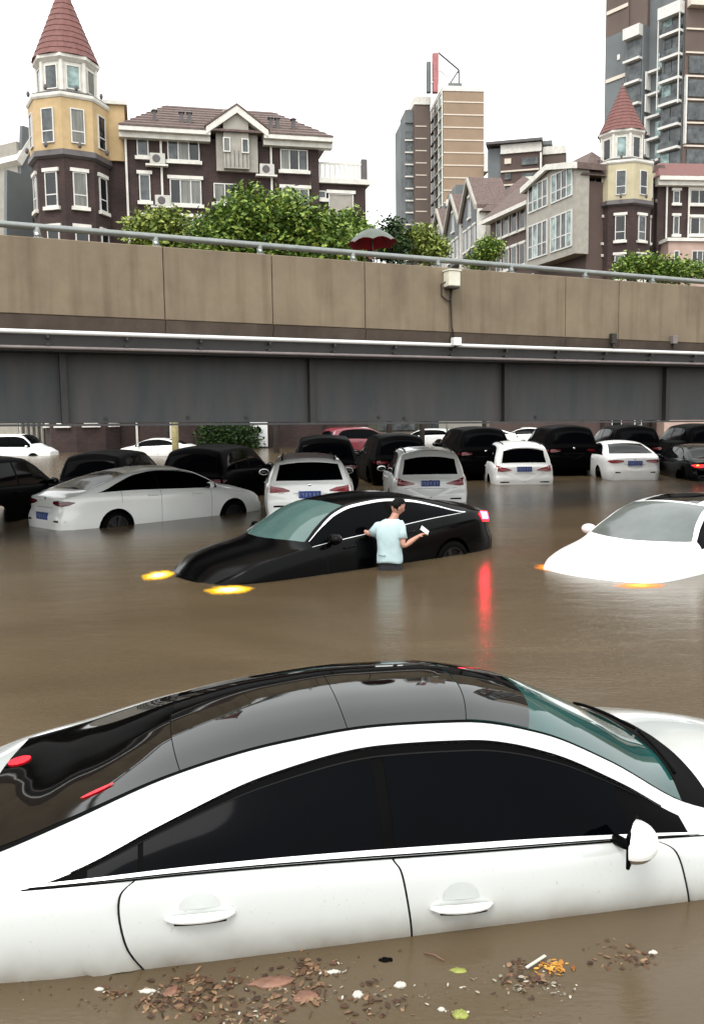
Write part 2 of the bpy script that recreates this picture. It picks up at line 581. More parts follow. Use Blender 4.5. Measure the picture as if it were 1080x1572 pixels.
VAN.update(
    top=[(-2.3, 1.1), (-2.25, 1.3), (-2.2, 1.7), (-2.1, 1.86), (-1.5, 1.90), (.2, 1.90), (.7, 1.84), (1.05, 1.6), (1.4, 1.3), (1.7, 1.14), (2.1, 1.02), (2.3, .85)],
    rail=[(-2.3, 1.12), (-2.2, 1.6), (-2.1, 1.78), (-1.4, 1.84), (.1, 1.84), (.7, 1.74), (1.05, 1.45), (1.4, 1.12), (1.7, 1.02), (2.3, .8)],
    belt=[(-2.3, 1.08), (0, 1.08), (1.2, 1.05), (1.7, 1.0), (2.3, .78)],
    railw=[(-2.3, .76), (-2.1, .74), (.3, .74), (1.0, .76), (1.4, .80), (2.3, .6)],
    w=[(-2.3, .84), (-2.0, .88), (1.6, .88), (2.0, .84), (2.3, .64)],
    dlo=[(-2.1, 5.3), (-2.0, 7.3), (.3, 7.5), (1.0, 7.5), (1.2, 7.3)], dlo_x=(-2.1, 1.2), pillars=(-.2, -1.2),
    glass_split=(-2.05, 1.2), rear_glass=(-2.27, -2.26, -2.17), wind=(1.25, 1.4, .62), mirror=(1.0, 1.06))

def shear(P, **k):
    q = dict(P); q.update(k); return q
def cf(v): return lambda S: v

def seam(sh, parent, x, s0, s1, side, wd=.006):
    f = x if callable(x) else cf(x)
    return patch(sh, 'door_seam', (x if not callable(x) else id(x), s0, s1), lambda u, v: f(s0 + (s1 - s0) * u) + (v - .5) * wd,
                 lambda u, v: s0 + (s1 - s0) * u, 14, 1, .0012, M['seam'], parent, side, 0)

def wheel(root, x, side, y=.80, r=.325, rim=None):
    mb = MB()
    prof = [(r - .09, -.11), (r - .02, -.11), (r, -.08), (r, .08), (r - .02, .11), (r - .09, .11)]
    vs = []; n = 24; fs = []
    for (rr, yy) in prof:
        for k in range(n):
            t = 2 * pi * k / n
            vs.append((x + rr * cos(t), side * y + yy, .33 + rr * sin(t)))
    for i in range(len(prof) - 1):
        for k in range(n):
            fs.append((i * n + k, i * n + (k + 1) % n, (i + 1) * n + (k + 1) % n, (i + 1) * n + k))
    t_ = mk('wheel', vs, fs, M['rubber'], root, True)
    mb = MB()
    yo = side * (y + .07)
    mb.lathe([(r - .085, 0), (r - .085, .03), (r - .11, .03), (r - .12, 0)], 24)
    for k in range(5):
        a = 2 * pi * k / 5
        mb.add([(cos(a) * .04 - sin(a) * .03, sin(a) * .04 + cos(a) * .03, .02), (cos(a) * .04 + sin(a) * .03, sin(a) * .04 - cos(a) * .03, .02),
                (cos(a) * .22 + sin(a) * .025, sin(a) * .22 - cos(a) * .025, .03), (cos(a) * .22 - sin(a) * .025, sin(a) * .22 + cos(a) * .025, .03)], [(0, 1, 2, 3)])
    mb.ellipsoid((0, 0, .02), (.05, .05, .02), 10, 4)
    mb.v = [(x + a, yo + side * c, .33 + b) for a, b, c in mb.v]
    mb.build('rim', rim or M['rim'], t_)
    # dark inner arch
    mb = MB()
    n = 16; R = .40
    vs = []
    for k in range(n + 1):
        t = pi * k / n
        vs += [(x + R * cos(t), side * .55, .33 + R * sin(t)), (x + (R - .02) * cos(t), side * .86, .33 + (R - .02) * sin(t))]
    fs = [(2 * k, 2 * k + 1, 2 * k + 3, 2 * k + 2) for k in range(n)]
    vs += [(x, side * .55, .33)]
    fs += [(2 * k, 2 * k + 2, len(vs) - 1) for k in range(n)]
    mk('wheel_arch_liner', vs, fs, M['rubber'], root)

def plate(sh, root, z=.62, w=.44, h=.14, from_rear=True, off=.02, marks=True):
    sg = -1 if from_rear else 1
    hit = sh.bvh.ray_cast(Vector((sg * 4, 0, z)), Vector((-sg, 0, 0)))
    x = hit[0].x + sg * off
    p = MB().box(x - .012, x + .012, -w / 2, w / 2, z - h / 2, z + h / 2).build('number_plate', M['plate_blue'], root)
    if marks:
        mb = MB()
        for k in range(6):
            yy = -w * .40 + k * w * .155 + (.02 if k > 1 else 0)
            xx = x + sg * .0145
            mb.box(xx - .002, xx + .002, yy, yy + w * .03, z - h * .28, z + h * .28)
            mb.box(xx - .002, xx + .002, yy + w * .05, yy + w * .085, z - h * (.28 if k % 2 else .05), z + h * .28)
        mb.build('plate_mark', M['plate_mark'], p)
    return p

def build_car(P, label, paint, detail=1, name='parked_car', cat='car', lit=None, glassm='glass_dark', windm=None, wheels=(),
              tail=None, group=None, trim=False, handles=True, sides=(1, -1), sh=None, head=True, roof_black=False, sunroof=False, wipers=False, rearwiper=False, plates=True, plate_z=None):
    if sh is None:
        sh = CarShape(P)
    me = sh.mesh()
    root = thing(name, label, cat, group=group)
    m2 = me.copy(); m2.materials.clear()
    link('body', m2, paint, root)
    P = sh.P
    xa, xb = P['dlo_x']
    st = sh.dtop
    gm = M[glassm]
    gs = P['glass_split']
    for side in sides:
        # window opening (dark surround)
        patch(sh, 'window_surround', 0, lambda u, v: xa + (xb - xa) * u,
              lambda u, v: 5.12 + (st(xa + (xb - xa) * u) - 5.10) * v, 40, 6, .0015, M['rubber'], root, side, .0)
        xs = [gs[0]] + sorted(P['pillars']) + [gs[1]]
        for k in range(len(xs) - 1):
            a, b = xs[k] + (.035 if k else 0), xs[k + 1] - (.035 if k < len(xs) - 2 else 0)
            patch(sh, 'side_window', k, lambda u, v: a + (b - a) * u,
                  lambda u, v: 5.22 + max(.02, (st(a + (b - a) * u) - .14 - 5.22)) * v, 20, 6, .0035, gm, root, side, .004)
        if trim:
            # bright frame round the windows
            patch(sh, 'window_trim', 0, lambda u, v: xa + (xb - xa) * u, lambda u, v: 5.0 + .10 * v, 40, 1, .007, M['chrome_white'], root, side, .006)
            patch(sh, 'window_trim', 1, lambda u, v: xa + (xb - xa) * u,
                  lambda u, v: st(xa + (xb - xa) * u) + .02 + (.24 - .1 * (u > .9)) * (v - .5), 44, 1, .007, M['chrome_white'], root, side, .006)
    wd = P['wind']
    W = M[windm] if windm else gm
    def sq(v, m): return 12 - abs(2 * v - 1) * (12 - m)
    def full(v, m): S = 12 - (12 - m) * (1 - 2 * v) if v <= .5 else 12 + (12 - m) * (2 * v - 1); return S
    # windscreen
    patch(sh, 'windshield', 0, lambda u, v: (wd[0] + (wd[1] - wd[0]) * (1 - (2 * v - 1) ** 2)) * (1 - u) + (wd[2] + (-.06 * (2 * v - 1) ** 2)) * u,
          lambda u, v: full(v, 8.28), 14, 24, .004, W, root, 1, .004)
    rg = P['rear_glass']
    patch(sh, 'rear_window', 0, lambda u, v: (rg[0] + (rg[1] - rg[0]) * (2 * v - 1) ** 2) * (1 - u) + rg[2] * u,
          lambda u, v: full(v, 8.45), 10, 20, .004, M['glass_roof'] if roof_black else gm, root, 1, .004)
    if detail >= 1:
        for side in sides:
            for d in P.get('doors', []):
                pass
            if not P.get('doors'):
                for xx in P.get('seams', (-.42, .80)):
                    seam(sh, root, xx, .2, 5.0, side)
                seam(sh, root, P.get('rear_seam', -1.28), 2.8, 5.0, side)
        # mirrors
        for side in (1, -1):
            mx, mz = P['mirror']
            p = sh.F(mx, 5.2, side)
            mb = MB().ellipsoid((p.x, p.y + side * .13, p.z + .05), (.075, .12, .075), 14, 10)
            mi = mb.build('mirror', paint, root, True)
            MB().box(p.x - .03, p.x + .03, min(p.y - side * .01, p.y + side * .08), max(p.y - side * .01, p.y + side * .08), p.z - .005, p.z + .035).build('mirror_arm', M['rubber'], mi)
            MB().ellipsoid((p.x - .062, p.y + side * .13, p.z + .05), (.02, .10, .058), 12, 6).build('mirror_glass', M['glass_roof'], mi, True)
    if handles:
        for side in sides:
            for hx in P.get('handles', (-.62, .42 - .95 + .95)):
                p = sh.F(hx, 3.35, side, .022)
                q = sh.F(hx + .09, 3.35, side, .022); r = sh.F(hx - .09, 3.35, side, .022)
                a = sh.F(hx + .105, 3.35, side, -.002); b = sh.F(hx - .105, 3.35, side, -.002)
                MB().tube([a, q, p, r, b], [.010, .014, .015, .014, .010], 6).build('door_handle', paint, root, True)
    for (wx, ws) in wheels: wheel(root, wx, ws)
    if plates: plate(sh, root, z=plate_z or (.84 if P['top'][0][1] < 1.05 and P is not None else .84))
    # tail lamps thrown onto the rear corners
    t = tail or 'sedan'
    for side in (1, -1):
        m = M['red_lens'] if lit != side else M['red_glow']
        if t == 'sedan':
            st_ = [(-.20, .84, .885), (-.10, .815, .90), (0, .80, .905), (.10, .80, .90), (.2, .815, .895), (.3, .86, .875)]
        elif t == 'dark':
            m = M['dark_lens']
            st_ = [(-.20, .84, .885), (-.10, .815, .90), (0, .80, .905), (.10, .80, .90), (.2, .815, .895), (.3, .86, .875)]
        elif t == 'wagon':
            st_ = [(-.24, .80, .83), (-.12, .79, .88), (0, .785, .90), (.1, .78, .92), (.2, .79, .93)]
        else:
            st_ = [(-.26, .86, .88), (-.14, .84, .93), (0, .82, .96), (.1, .83, 1.0), (.2, .88, 1.02)]
        wx = P['w'][0][1]
        d = Vector((1, -side * .55, 0)).normalized()
        u = Vector((.55 * 1, side * 1, 0)).normalized()
        o = Vector((P['top'][0][0] - .9, side * (wx * .80 + .55 * .9 * .92), 0))
        lamp = proj(sh, 'tail_light', o, u, (0, 0, 1), d, st_, 3, .012, m, root, .03)
        mid = [(a, lo + (hi - lo) * .4, lo + (hi - lo) * .62) for a, lo, hi in st_[1:-1]]
        proj(sh, 'lamp_strip', o, u, (0, 0, 1), d, mid, 1, .018, M['red_glow'] if t in ('sedanlit',) else M['plate_mark'] if t == 'x' else M['red_lens'], lamp, .01)
    if detail >= 1:
        xr = P['top'][0][0]
        # bumper line, boot line, badge
        proj(sh, 'boot_seam', (xr - 1, 0, 0), (0, 1, 0), (0, 0, 1), (1, 0, 0), [(-.62, .765, .772), (-.3, .757, .764), (.3, .757, .764), (.62, .765, .772)], 1, .002, M['seam'], root, 0)
        proj(sh, 'bumper_slot', (xr - 1, 0, 0), (0, 1, 0), (0, 0, 1), (1, 0, 0), [(-.72, .50, .535), (-.6, .50, .54), (-.45, .505, .535)], 1, .004, M['rubber'], root, 0)
        proj(sh, 'bumper_slot', (xr - 1, 0, 0), (0, 1, 0), (0, 0, 1), (1, 0, 0), [(.45, .505, .535), (.6, .50, .54), (.72, .50, .535)], 1, .004, M['rubber'], root, 0)
        hit = sh.bvh.ray_cast(Vector((xr - 2, 0, .93)), Vector((1, 0, 0)))
        if hit[0] is not None:
            MB().ellipsoid((hit[0].x - .004, 0, .93), (.01, .045, .03), 12, 6).build('badge', M['chrome'], root, True)
    return root, sh

def place(root, x, y, z, heading, pitch=0, roll=0):
    root.location = (x, y, z)
    root.rotation_euler = Matrix.Identity(3).to_euler()
    R = Matrix.Rotation(heading, 3, 'Z') @ Matrix.Rotation(pitch, 3, 'Y') @ Matrix.Rotation(roll, 3, 'X')
    root.rotation_euler = R.to_euler()

def copy_tree(o, parent=None):
    c = o.copy(); COL.objects.link(c); c.parent = parent
    for ch in [k for k in bpy.data.objects if k.parent == o]: copy_tree(ch, c)
    return c
# ------------------------------------------------------------------ water and ground
def water_mat():
    m = bpy.data.materials.new('muddy_flood_water'); m.use_nodes = True
    n = m.node_tree.nodes; l = m.node_tree.links
    b = n['Principled BSDF']
    tc = n.new('ShaderNodeTexCoord')
    mp = n.new('ShaderNodeMapping'); mp.inputs['Scale'].default_value = (.45, 1.0, 1); l.new(tc.outputs['Object'], mp.inputs[0])
    no = n.new('ShaderNodeTexNoise'); no.inputs['Scale'].default_value = .55; no.inputs['Detail'].default_value = 8; no.inputs['Distortion'].default_value = 1.2
    l.new(mp.outputs[0], no.inputs['Vector'])
    cr = n.new('ShaderNodeValToRGB')
    cr.color_ramp.elements[0].position = .30; cr.color_ramp.elements[1].position = .72
    cr.color_ramp.elements[0].color = (.066, .046, .025, 1)
    cr.color_ramp.elements[1].color = (.094, .068, .039, 1)
    l.new(no.outputs[0], cr.inputs[0]); l.new(cr.outputs[0], b.inputs['Base Color'])
    b.inputs['Roughness'].default_value = .21
    b.inputs['IOR'].default_value = 1.33
    n1 = n.new('ShaderNodeTexNoise'); n1.inputs['Scale'].default_value = 2.2; n1.inputs['Detail'].default_value = 5
    mp1 = n.new('ShaderNodeMapping'); mp1.inputs['Scale'].default_value = (.7, 1.6, 1); l.new(tc.outputs['Object'], mp1.inputs[0])
    l.new(mp1.outputs[0], n1.inputs['Vector'])
    n2 = n.new('ShaderNodeTexNoise'); n2.inputs['Scale'].default_value = 26; n2.inputs['Detail'].default_value = 3
    l.new(mp1.outputs[0], n2.inputs['Vector'])
    b1 = n.new('ShaderNodeBump'); b1.inputs['Strength'].default_value = .11; b1.inputs['Distance'].default_value = .06
    b2 = n.new('ShaderNodeBump'); b2.inputs['Strength'].default_value = .20; b2.inputs['Distance'].default_value = .012
    l.new(n1.outputs[0], b1.inputs['Height']); l.new(n2.outputs[0], b2.inputs['Height'])
    l.new(b1.outputs[0], b2.inputs['Normal']); l.new(b2.outputs[0], b.inputs['Normal'])
    return m
M['water'] = water_mat()
M['asphalt'] = pmat('asphalt', (.05, .05, .048), .9, var=.2, vscale=8)
tag(mk('ground', [(-900, -40, -.75), (900, -40, -.75), (900, 30, -.75), (-900, 30, -.75), (900, 60, -.6), (-900, 60, -.6), (900, 1500, -.6), (-900, 1500, -.6)],
       [(0, 1, 2, 3), (3, 2, 4, 5), (5, 4, 6, 7)], M['asphalt']), kind='structure')
tag(mk('flood_water', [(-900, -39, 0), (900, -39, 0), (900, 1499, 0), (-900, 1499, 0)], [(0, 1, 2, 3)], M['water']), kind='structure')

# ------------------------------------------------------------------ overpass
BR = Plane(-5.4, 13.5, atan2(.407, .914))
bridge = thing('overpass_bridge', 'long beige concrete and grey steel overpass crossing low above the flooded cars', 'bridge', (BR.o.x, BR.o.y, 0), BR.ang)
def concrete_mat():
    m = bpy.data.materials.new('weathered_concrete'); m.use_nodes = True
    n = m.node_tree.nodes; l = m.node_tree.links; b = n['Principled BSDF']
    tc = n.new('ShaderNodeTexCoord')
    no = n.new('ShaderNodeTexNoise'); no.inputs['Scale'].default_value = 1.1; no.inputs['Detail'].default_value = 9; no.inputs['Roughness'].default_value = .65
    mp = n.new('ShaderNodeMapping'); mp.inputs['Scale'].default_value = (1, 1, .8)
    l.new(tc.outputs['Object'], mp.inputs[0]); l.new(mp.outputs[0], no.inputs['Vector'])
    cr = n.new('ShaderNodeValToRGB'); cr.color_ramp.elements[0].position = .3; cr.color_ramp.elements[1].position = .75
    cr.color_ramp.elements[0].color = (.140, .108, .070, 1); cr.color_ramp.elements[1].color = (.225, .178, .120, 1)
    l.new(no.outputs[0], cr.inputs[0])
    # rain streaks, narrow and vertical
    mp2 = n.new('ShaderNodeMapping'); mp2.inputs['Scale'].default_value = (3.4, 1, .22)
    l.new(tc.outputs['Object'], mp2.inputs[0])
    n2 = n.new('ShaderNodeTexNoise'); n2.inputs['Scale'].default_value = 1.3; n2.inputs['Detail'].default_value = 5
    l.new(mp2.outputs[0], n2.inputs['Vector'])
    c2 = n.new('ShaderNodeValToRGB'); c2.color_ramp.elements[0].position = .28; c2.color_ramp.elements[1].position = .5
    c2.color_ramp.elements[0].color = (.62, .57, .52, 1); c2.color_ramp.elements[1].color = (1, 1, 1, 1)
    l.new(n2.outputs[0], c2.inputs[0])
    mx = n.new('ShaderNodeMix'); mx.data_type = 'RGBA'; mx.blend_type = 'MULTIPLY'; mx.inputs['Factor'].default_value = .7
    l.new(cr.outputs[0], mx.inputs['A']); l.new(c2.outputs[0], mx.inputs['B'])
    mp4 = n.new('ShaderNodeMapping'); mp4.inputs['Scale'].default_value = (7, 1, .16); l.new(tc.outputs['Object'], mp4.inputs[0])
    n4 = n.new('ShaderNodeTexNoise'); n4.inputs['Scale'].default_value = 1.0; n4.inputs['Detail'].default_value = 8; n4.inputs['Roughness'].default_value = .7
    l.new(mp4.outputs[0], n4.inputs['Vector'])
    c4 = n.new('ShaderNodeValToRGB'); c4.color_ramp.elements[0].position = .60; c4.color_ramp.elements[1].position = .70
    c4.color_ramp.elements[0].color = (1, 1, 1, 1); c4.color_ramp.elements[1].color = (.66, .60, .54, 1); l.new(n4.outputs[0], c4.inputs[0])
    m4 = n.new('ShaderNodeMix'); m4.data_type = 'RGBA'; m4.blend_type = 'MULTIPLY'; m4.inputs['Factor'].default_value = .5
    l.new(mx.outputs['Result'], m4.inputs['A']); l.new(c4.outputs[0], m4.inputs['B'])
    l.new(m4.outputs['Result'], b.inputs['Base Color'])
    b.inputs['Roughness'].default_value = .85
    n3 = n.new('ShaderNodeTexNoise'); n3.inputs['Scale'].default_value = 30; n3.inputs['Detail'].default_value = 4
    l.new(tc.outputs['Object'], n3.inputs['Vector'])
    bp = n.new('ShaderNodeBump'); bp.inputs['Strength'].default_value = .25; bp.inputs['Distance'].default_value = .01
    l.new(n3.outputs[0], bp.inputs['Height']); l.new(bp.outputs[0], b.inputs['Normal'])
    return m
M['concrete'] = concrete_mat()
M['concrete_damp'] = pmat('damp_concrete', (.075, .055, .042), .8, var=.3, vscale=2, stretch=(1, 1, .5), bump=.2)
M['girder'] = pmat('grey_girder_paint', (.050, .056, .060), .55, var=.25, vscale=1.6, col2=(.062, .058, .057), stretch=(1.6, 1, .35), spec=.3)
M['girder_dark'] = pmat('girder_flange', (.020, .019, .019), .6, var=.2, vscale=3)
M['steel_rail'] = pmat('galvanised_rail', (.22, .235, .225), .32, metal=.55, var=.12, vscale=6)
M['pipe'] = pmat('pale_pipe', (.66, .67, .66), .3, var=.06, vscale=4)
M['pipe_mauve'] = pmat('dull_pipe', (.17, .145, .14), .4, var=.15, vscale=4)
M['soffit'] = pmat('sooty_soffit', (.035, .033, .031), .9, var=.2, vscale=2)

def bz(px, py): return BR.uz(px, py)
def bline(p0, p1):
    """height along the bridge through two photographed points"""
    (u0, z0), (u1, z1) = bz(*p0), bz(*p1)
    return lambda u: z0 + (z1 - z0) * (u - u0) / (u1 - u0)
z_rail = bline((0, 341), (1080, 431))
z_ctop = bline((0, 360), (1080, 440))
z_cbot = bline((0, 480), (1080, 527))
z_pipe = bline((0, 508), (1080, 543))
z_p2 = bline((0, 532), (1080, 559))
z_gbot = bline((0, 655), (1080, 648))
U0, U1, BW = -16.0, 34.0, 5.2
def slab(mb, ua, ub, y0, y1, za, zb_, ch=0):
    """piece following the deck grade; za, zb_ bottom and top height functions"""
    vs = [(ua, y0, za(ua)), (ub, y0, za(ub)), (ub, y1, za(ub)), (ua, y1, za(ua)),
          (ua, y0, zb_(ua)), (ub, y0, zb_(ub)), (ub, y1, zb_(ub)), (ua, y1, zb_(ua))]
    if ch:
        fs0 = None
        t = ch
        vs = [(ua, y0 + t, za(ua)), (ub, y0 + t, za(ub)), (ub, y1, za(ub)), (ua, y1, za(ua)),
              (ua, y0 + t, zb_(ua)), (ub, y0 + t, zb_(ub)), (ub, y1, zb_(ub)), (ua, y1, zb_(ua)),
              (ua + t, y0, za(ua) + t), (ub - t, y0, za(ub) + t), (ub - t, y0, zb_(ub) - t), (ua + t, y0, zb_(ua) - t)]
        fs = [(3, 2, 1, 0), (4, 5, 6, 7), (1, 2, 6, 5), (3, 0, 4, 7), (2, 3, 7, 6), (8, 9, 10, 11), (0, 1, 9, 8), (5, 4, 11, 10), (1, 5, 10, 9), (4, 0, 8, 11)]
        return mb.add(vs, fs)
    fs = [(3, 2, 1, 0), (4, 5, 6, 7), (0, 1, 5, 4), (1, 2, 6, 5), (2, 3, 7, 6), (3, 0, 4, 7)]
    return mb.add(vs, fs)
# joints seen in the photograph, then the same rhythm past the frame
jpx = [248, 392, 497, 562, 690, 792, 868, 930, 1010]
joints = [U0, U0 + 6] + [bz(x, 440)[0] for x in (-330, -60)] + [bz(x, 440)[0] for x in (252, 418, 560, 690, 868, 950)] + [24.0, 29.0, U1]
joints = sorted(joints)
for a, b in zip(joints[:-1], joints[1:]):
    mb = MB()
    slab(mb, a + .006, b - .006, 0.0, .22, lambda u: z_cbot(u), z_ctop, .010)
    mb.build('parapet_panel', M['concrete'], bridge)
mb = MB(); slab(mb, U0, U1, .05, .20, lambda u: z_cbot(u), lambda u: z_ctop(u) - .03); mb.build('parapet_core', M['concrete_damp'], bridge)
# base course under the panels, leaning slightly inwards
mb = MB(); n = 24
for a, b in zip(joints[:-1], joints[1:]):
    mb.add([(a + .006, .035, z_pipe(a) + .03), (b - .006, .035, z_pipe(b) + .03), (b - .006, -.035, z_cbot(b) - .012), (a + .006, -.035, z_cbot(a) - .012),
            (a + .006, .3, z_pipe(a) + .03), (b - .006, .3, z_pipe(b) + .03), (b - .006, .3, z_cbot(b) - .012), (a + .006, .3, z_cbot(a) - .012)],
           [(0, 1, 2, 3), (3, 2, 6, 7), (0, 4, 5, 1), (0, 3, 7, 4), (1, 5, 6, 2)])
mb.build('base_course', M['concrete_damp'], bridge)
mb = MB(); mb.tube([(u, -.06, z_pipe(u)) for u in (U0, -2, 6, 15, U1)], .036, 10); mb.build('drain_pipe', M['pipe'], bridge, True)
mb = MB(); mb.tube([(u, -.02, z_p2(u)) for u in (U0, -2, 6, 15, U1)], .028, 8); mb.build('cable_pipe', M['pipe_mauve'], bridge, True)
mb = MB(); slab(mb, U0, U1, .03, .8, lambda u: z_p2(u) - .05, lambda u: z_pipe(u) - .01); mb.build('deck_edge', M['girder_dark'], bridge)
for u in [U0 + 1.2 * k for k in range(41)]:
    mb = MB(); mb.box(u - .02, u + .02, -.075, .05, z_pipe(u) - .09, z_pipe(u) - .03)
    mb.build('pipe_bracket', M['girder_dark'], bridge); mb = MB()
    mb.box(u - .03, u + .03, -.045, .05, z_p2(u) + .03, z_p2(u) + .07)
    mb.build('pipe_bracket', M['girder_dark'], bridge)
# girder web panels between stiffeners
gpx = [98, 478, 775, 1022]
GP = Plane(BR.o.x + .45 * BR.n.x, BR.o.y + .45 * BR.n.y, BR.ang)
gu = [GP.uz(x, 600)[0] for x in gpx]
gsp = 4.0
gj = [gu[0] - 12.6, gu[0] - 8.4, gu[0] - 4.2] + gu + [gu[-1] + 4.1, gu[-1] + 8.2, gu[-1] + 12.3]
for a, b in zip(gj[:-1], gj[1:]):
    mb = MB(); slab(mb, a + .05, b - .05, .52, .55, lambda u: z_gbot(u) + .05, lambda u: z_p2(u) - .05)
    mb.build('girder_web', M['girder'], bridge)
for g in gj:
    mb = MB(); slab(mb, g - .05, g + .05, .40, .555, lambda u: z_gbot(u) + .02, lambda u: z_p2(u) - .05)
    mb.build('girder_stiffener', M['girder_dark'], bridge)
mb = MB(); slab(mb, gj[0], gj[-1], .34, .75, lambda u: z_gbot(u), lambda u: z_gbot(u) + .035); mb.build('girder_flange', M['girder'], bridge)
mb = MB()
for px, py in ((300, 640), (392, 640), (640, 642), (845, 640), (600, 640), (170, 642)):
    u, z = bz(px, py); mb = MB().lathe([(.03, 0), (.03, .02)], 10); k = 20
    mb.v[-k:] = [(u + x, .52 - zz, z + y) for x, y, zz in mb.v[-k:]]
    mb.build('drain_hole', M['girder_dark'], bridge)
# deck and inner girders
mb = MB(); slab(mb, U0, U1, .3, BW - .3, lambda u: z_pipe(u) - .12, lambda u: z_pipe(u) + .12); mb.build('deck', M['asphalt'], bridge)
for yy in (2.6,):
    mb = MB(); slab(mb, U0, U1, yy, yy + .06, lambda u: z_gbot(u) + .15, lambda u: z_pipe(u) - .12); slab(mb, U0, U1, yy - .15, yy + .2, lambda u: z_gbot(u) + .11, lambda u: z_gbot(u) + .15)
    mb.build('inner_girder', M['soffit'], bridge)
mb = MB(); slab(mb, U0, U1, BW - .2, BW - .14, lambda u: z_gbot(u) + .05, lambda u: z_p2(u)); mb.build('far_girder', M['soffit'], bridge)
mb = MB(); slab(mb, U0, U1, BW - .3, BW, lambda u: z_p2(u), lambda u: z_ctop(u) - .1); mb.build('far_parapet', M['concrete'], bridge)
# guard rail
rp = [bz(x, 380)[0] for x in (60, 242, 402, 545, 676, 789, 903, 1007)]
rp = [rp[0] - 6.2, rp[0] - 4.1, rp[0] - 2.05] + rp + [rp[-1] + 2.1 * k for k in range(1, 8)]
for u in rp:
    mb = MB(); z0 = z_ctop(u) - .005; z1 = z_rail(u) - .01
    mb.tube([(u + .01, .10, z0), (u, .09, z0 + .05), (u - .005, .11, (z0 + z1) / 2), (u, .12, z1)], [.065, .055, .05, .055], 8)
    mb.box(u - .07, u + .07, .04, .17, z0, z0 + .018)
    mb.build('rail_post', M['steel_rail'], bridge, False)
mb = MB(); mb.tube([(u, .12, z_rail(u)) for u in (U0, -2, 6, 15, U1)], .052, 12); mb.build('guard_rail', M['steel_rail'], bridge, True)
mb = MB(); mb.tube([(u, BW - .12, z_rail(u) - .05) for u in (U0, -2, 6, 15, U1)], .043, 10); mb.build('guard_rail', M['steel_rail'], bridge, True)
# bridge bearing block hidden in the dark at its right end
mb = MB(); mb.box(30, 33.5, .8, BW - .8, -.7, 1.8, .05); mb.build('pier', M['concrete_damp'], bridge)
mb = MB(); mb.box(-16, -13.5, .8, BW - .8, -.7, 1.85, .05); mb.build('pier', M['concrete_damp'], bridge)

# electric boxes and their cable on the parapet
def on_bridge(u, y, z): return BR.o + BR.d * u + BR.n * y + Vector((0, 0, z))
M['box_cream'] = pmat('cream_metal', (.62, .60, .50), .45, var=.08, vscale=6)
M['cable'] = pmat('dark_cable', (.02, .016, .012), .6, var=.1)
u, z = bz(688, 431)
jb = thing('junction_box', 'cream metal junction box hung on the parapet with a cable down from it', 'box', on_bridge(u, -.12, z - .13), BR.ang)
MB().box(-.12, .12, -.11, .11, 0, .28, .012).build('cabinet', M['box_cream'], jb)
MB().box(-.105, .105, -.118, -.108, .015, .262).build('cabinet_door', M['box_cream'], jb)
MB().box(-.135, .135, -.13, .12, .28, .305).build('lid', M['box_cream'], jb)
MB().box(-.11, .11, -.09, .09, -.035, 0).build('base', M['cable'], jb)
u2, z2 = bz(694, 526)
c0 = on_bridge(u, -.12, z - .13)
mb = MB(); mb.tube([(0.02, .05, -.03), (.03, .08, -.3), (.04, .08, -.7), (u2 - u, .06, z2 - z + .2)], .018, 6); mb.build('cable', M['cable'], jb, True)
mb = MB(); mb.tube([(-.10, .0, .1), (-.17, .1, .05), (-.16, .10, -.15), (-.05, .08, -.24), (.03, .08, -.25)], .013, 6); mb.build('cable', M['cable'], jb, True)
jb2 = thing('junction_box', 'small white box clipped on the pale pipe below the cream box', 'box', on_bridge(u2, -.13, z2 - .07), BR.ang)
MB().box(-.085, .085, -.07, .05, 0, .15, .01).build('cabinet', M['pipe'], jb2)
MB().box(-.02, .02, -.04, .04, -.04, 0).build('gland', M['cable'], jb2)
for px, h in ((937, .12), (1030, .10)):
    u3, z3 = bz(px, 528)
    t = thing('cable_clip_box', 'small dark box under the parapet nearer the right end' if px < 1000 else 'small cream box under the parapet at the right end', 'box', on_bridge(u3, -.06, z3), BR.ang)
    MB().box(-.06, .06, -.05, .05, 0, h * 1.7, .006).build('cabinet', M['cable'] if px < 1000 else M['pipe_mauve'], t)
    MB().box(-.02, .02, -.03, .03, -.1, 0).build('gland', M['cable'], t)
# ------------------------------------------------------------------ the near white saloon
_rs = pchip([(0, -.93), (1.0, -1.07), (2.0, -1.25), (3.0, -1.41), (3.6, -1.43), (4.5, -1.40), (5, -1.37)])
_bs = pchip([(0, -.30), (2.5, -.335), (4, -.375), (5, -.40)])
_fs = pchip([(0, .86), (2, .855), (3.5, .81), (4.4, .75), (5, .70)])
NEARP = shear(SEDAN, doors=[(_rs, lambda S: _bs(S) - .0), (_bs, _fs)], dlo=[(-1.76, 5.08), (-1.6, 5.75), (-1.3, 6.75), (-.9, 7.42), (-.4, 7.70), (.2, 7.72), (.6, 7.6), (.9, 7.2)],
    dlo_x=(-1.76, .87), pillars=(-.40,), nx=130, mirror=(.58, .96), glass_split=(-1.50, .62), crease=.21, tuck=.05,
    top=[(-2.36, .985), (-2.15, 1.065), (-1.9, 1.10), (-1.65, 1.175), (-1.2, 1.33), (-.8, 1.415), (-.35, 1.455), (0, 1.452), (.35, 1.40), (.75, 1.235), (.98, 1.115), (1.12, 1.06), (1.7, .985), (2.1, .87), (2.34, .70)],
    rail=[(-2.36, .955), (-2.0, 1.05), (-1.7, 1.13), (-1.25, 1.262), (-.8, 1.345), (-.35, 1.378), (0, 1.368), (.35, 1.29), (.65, 1.155), (.95, .985), (1.12, .95), (1.4, .91), (2.34, .63)],
    w=[(-2.36, .72), (-2.2, .82), (-1.9, .88), (-1.4, .912), (-.9, .915), (0, .915), (1.4, .91), (1.9, .87), (2.2, .75), (2.34, .58)])
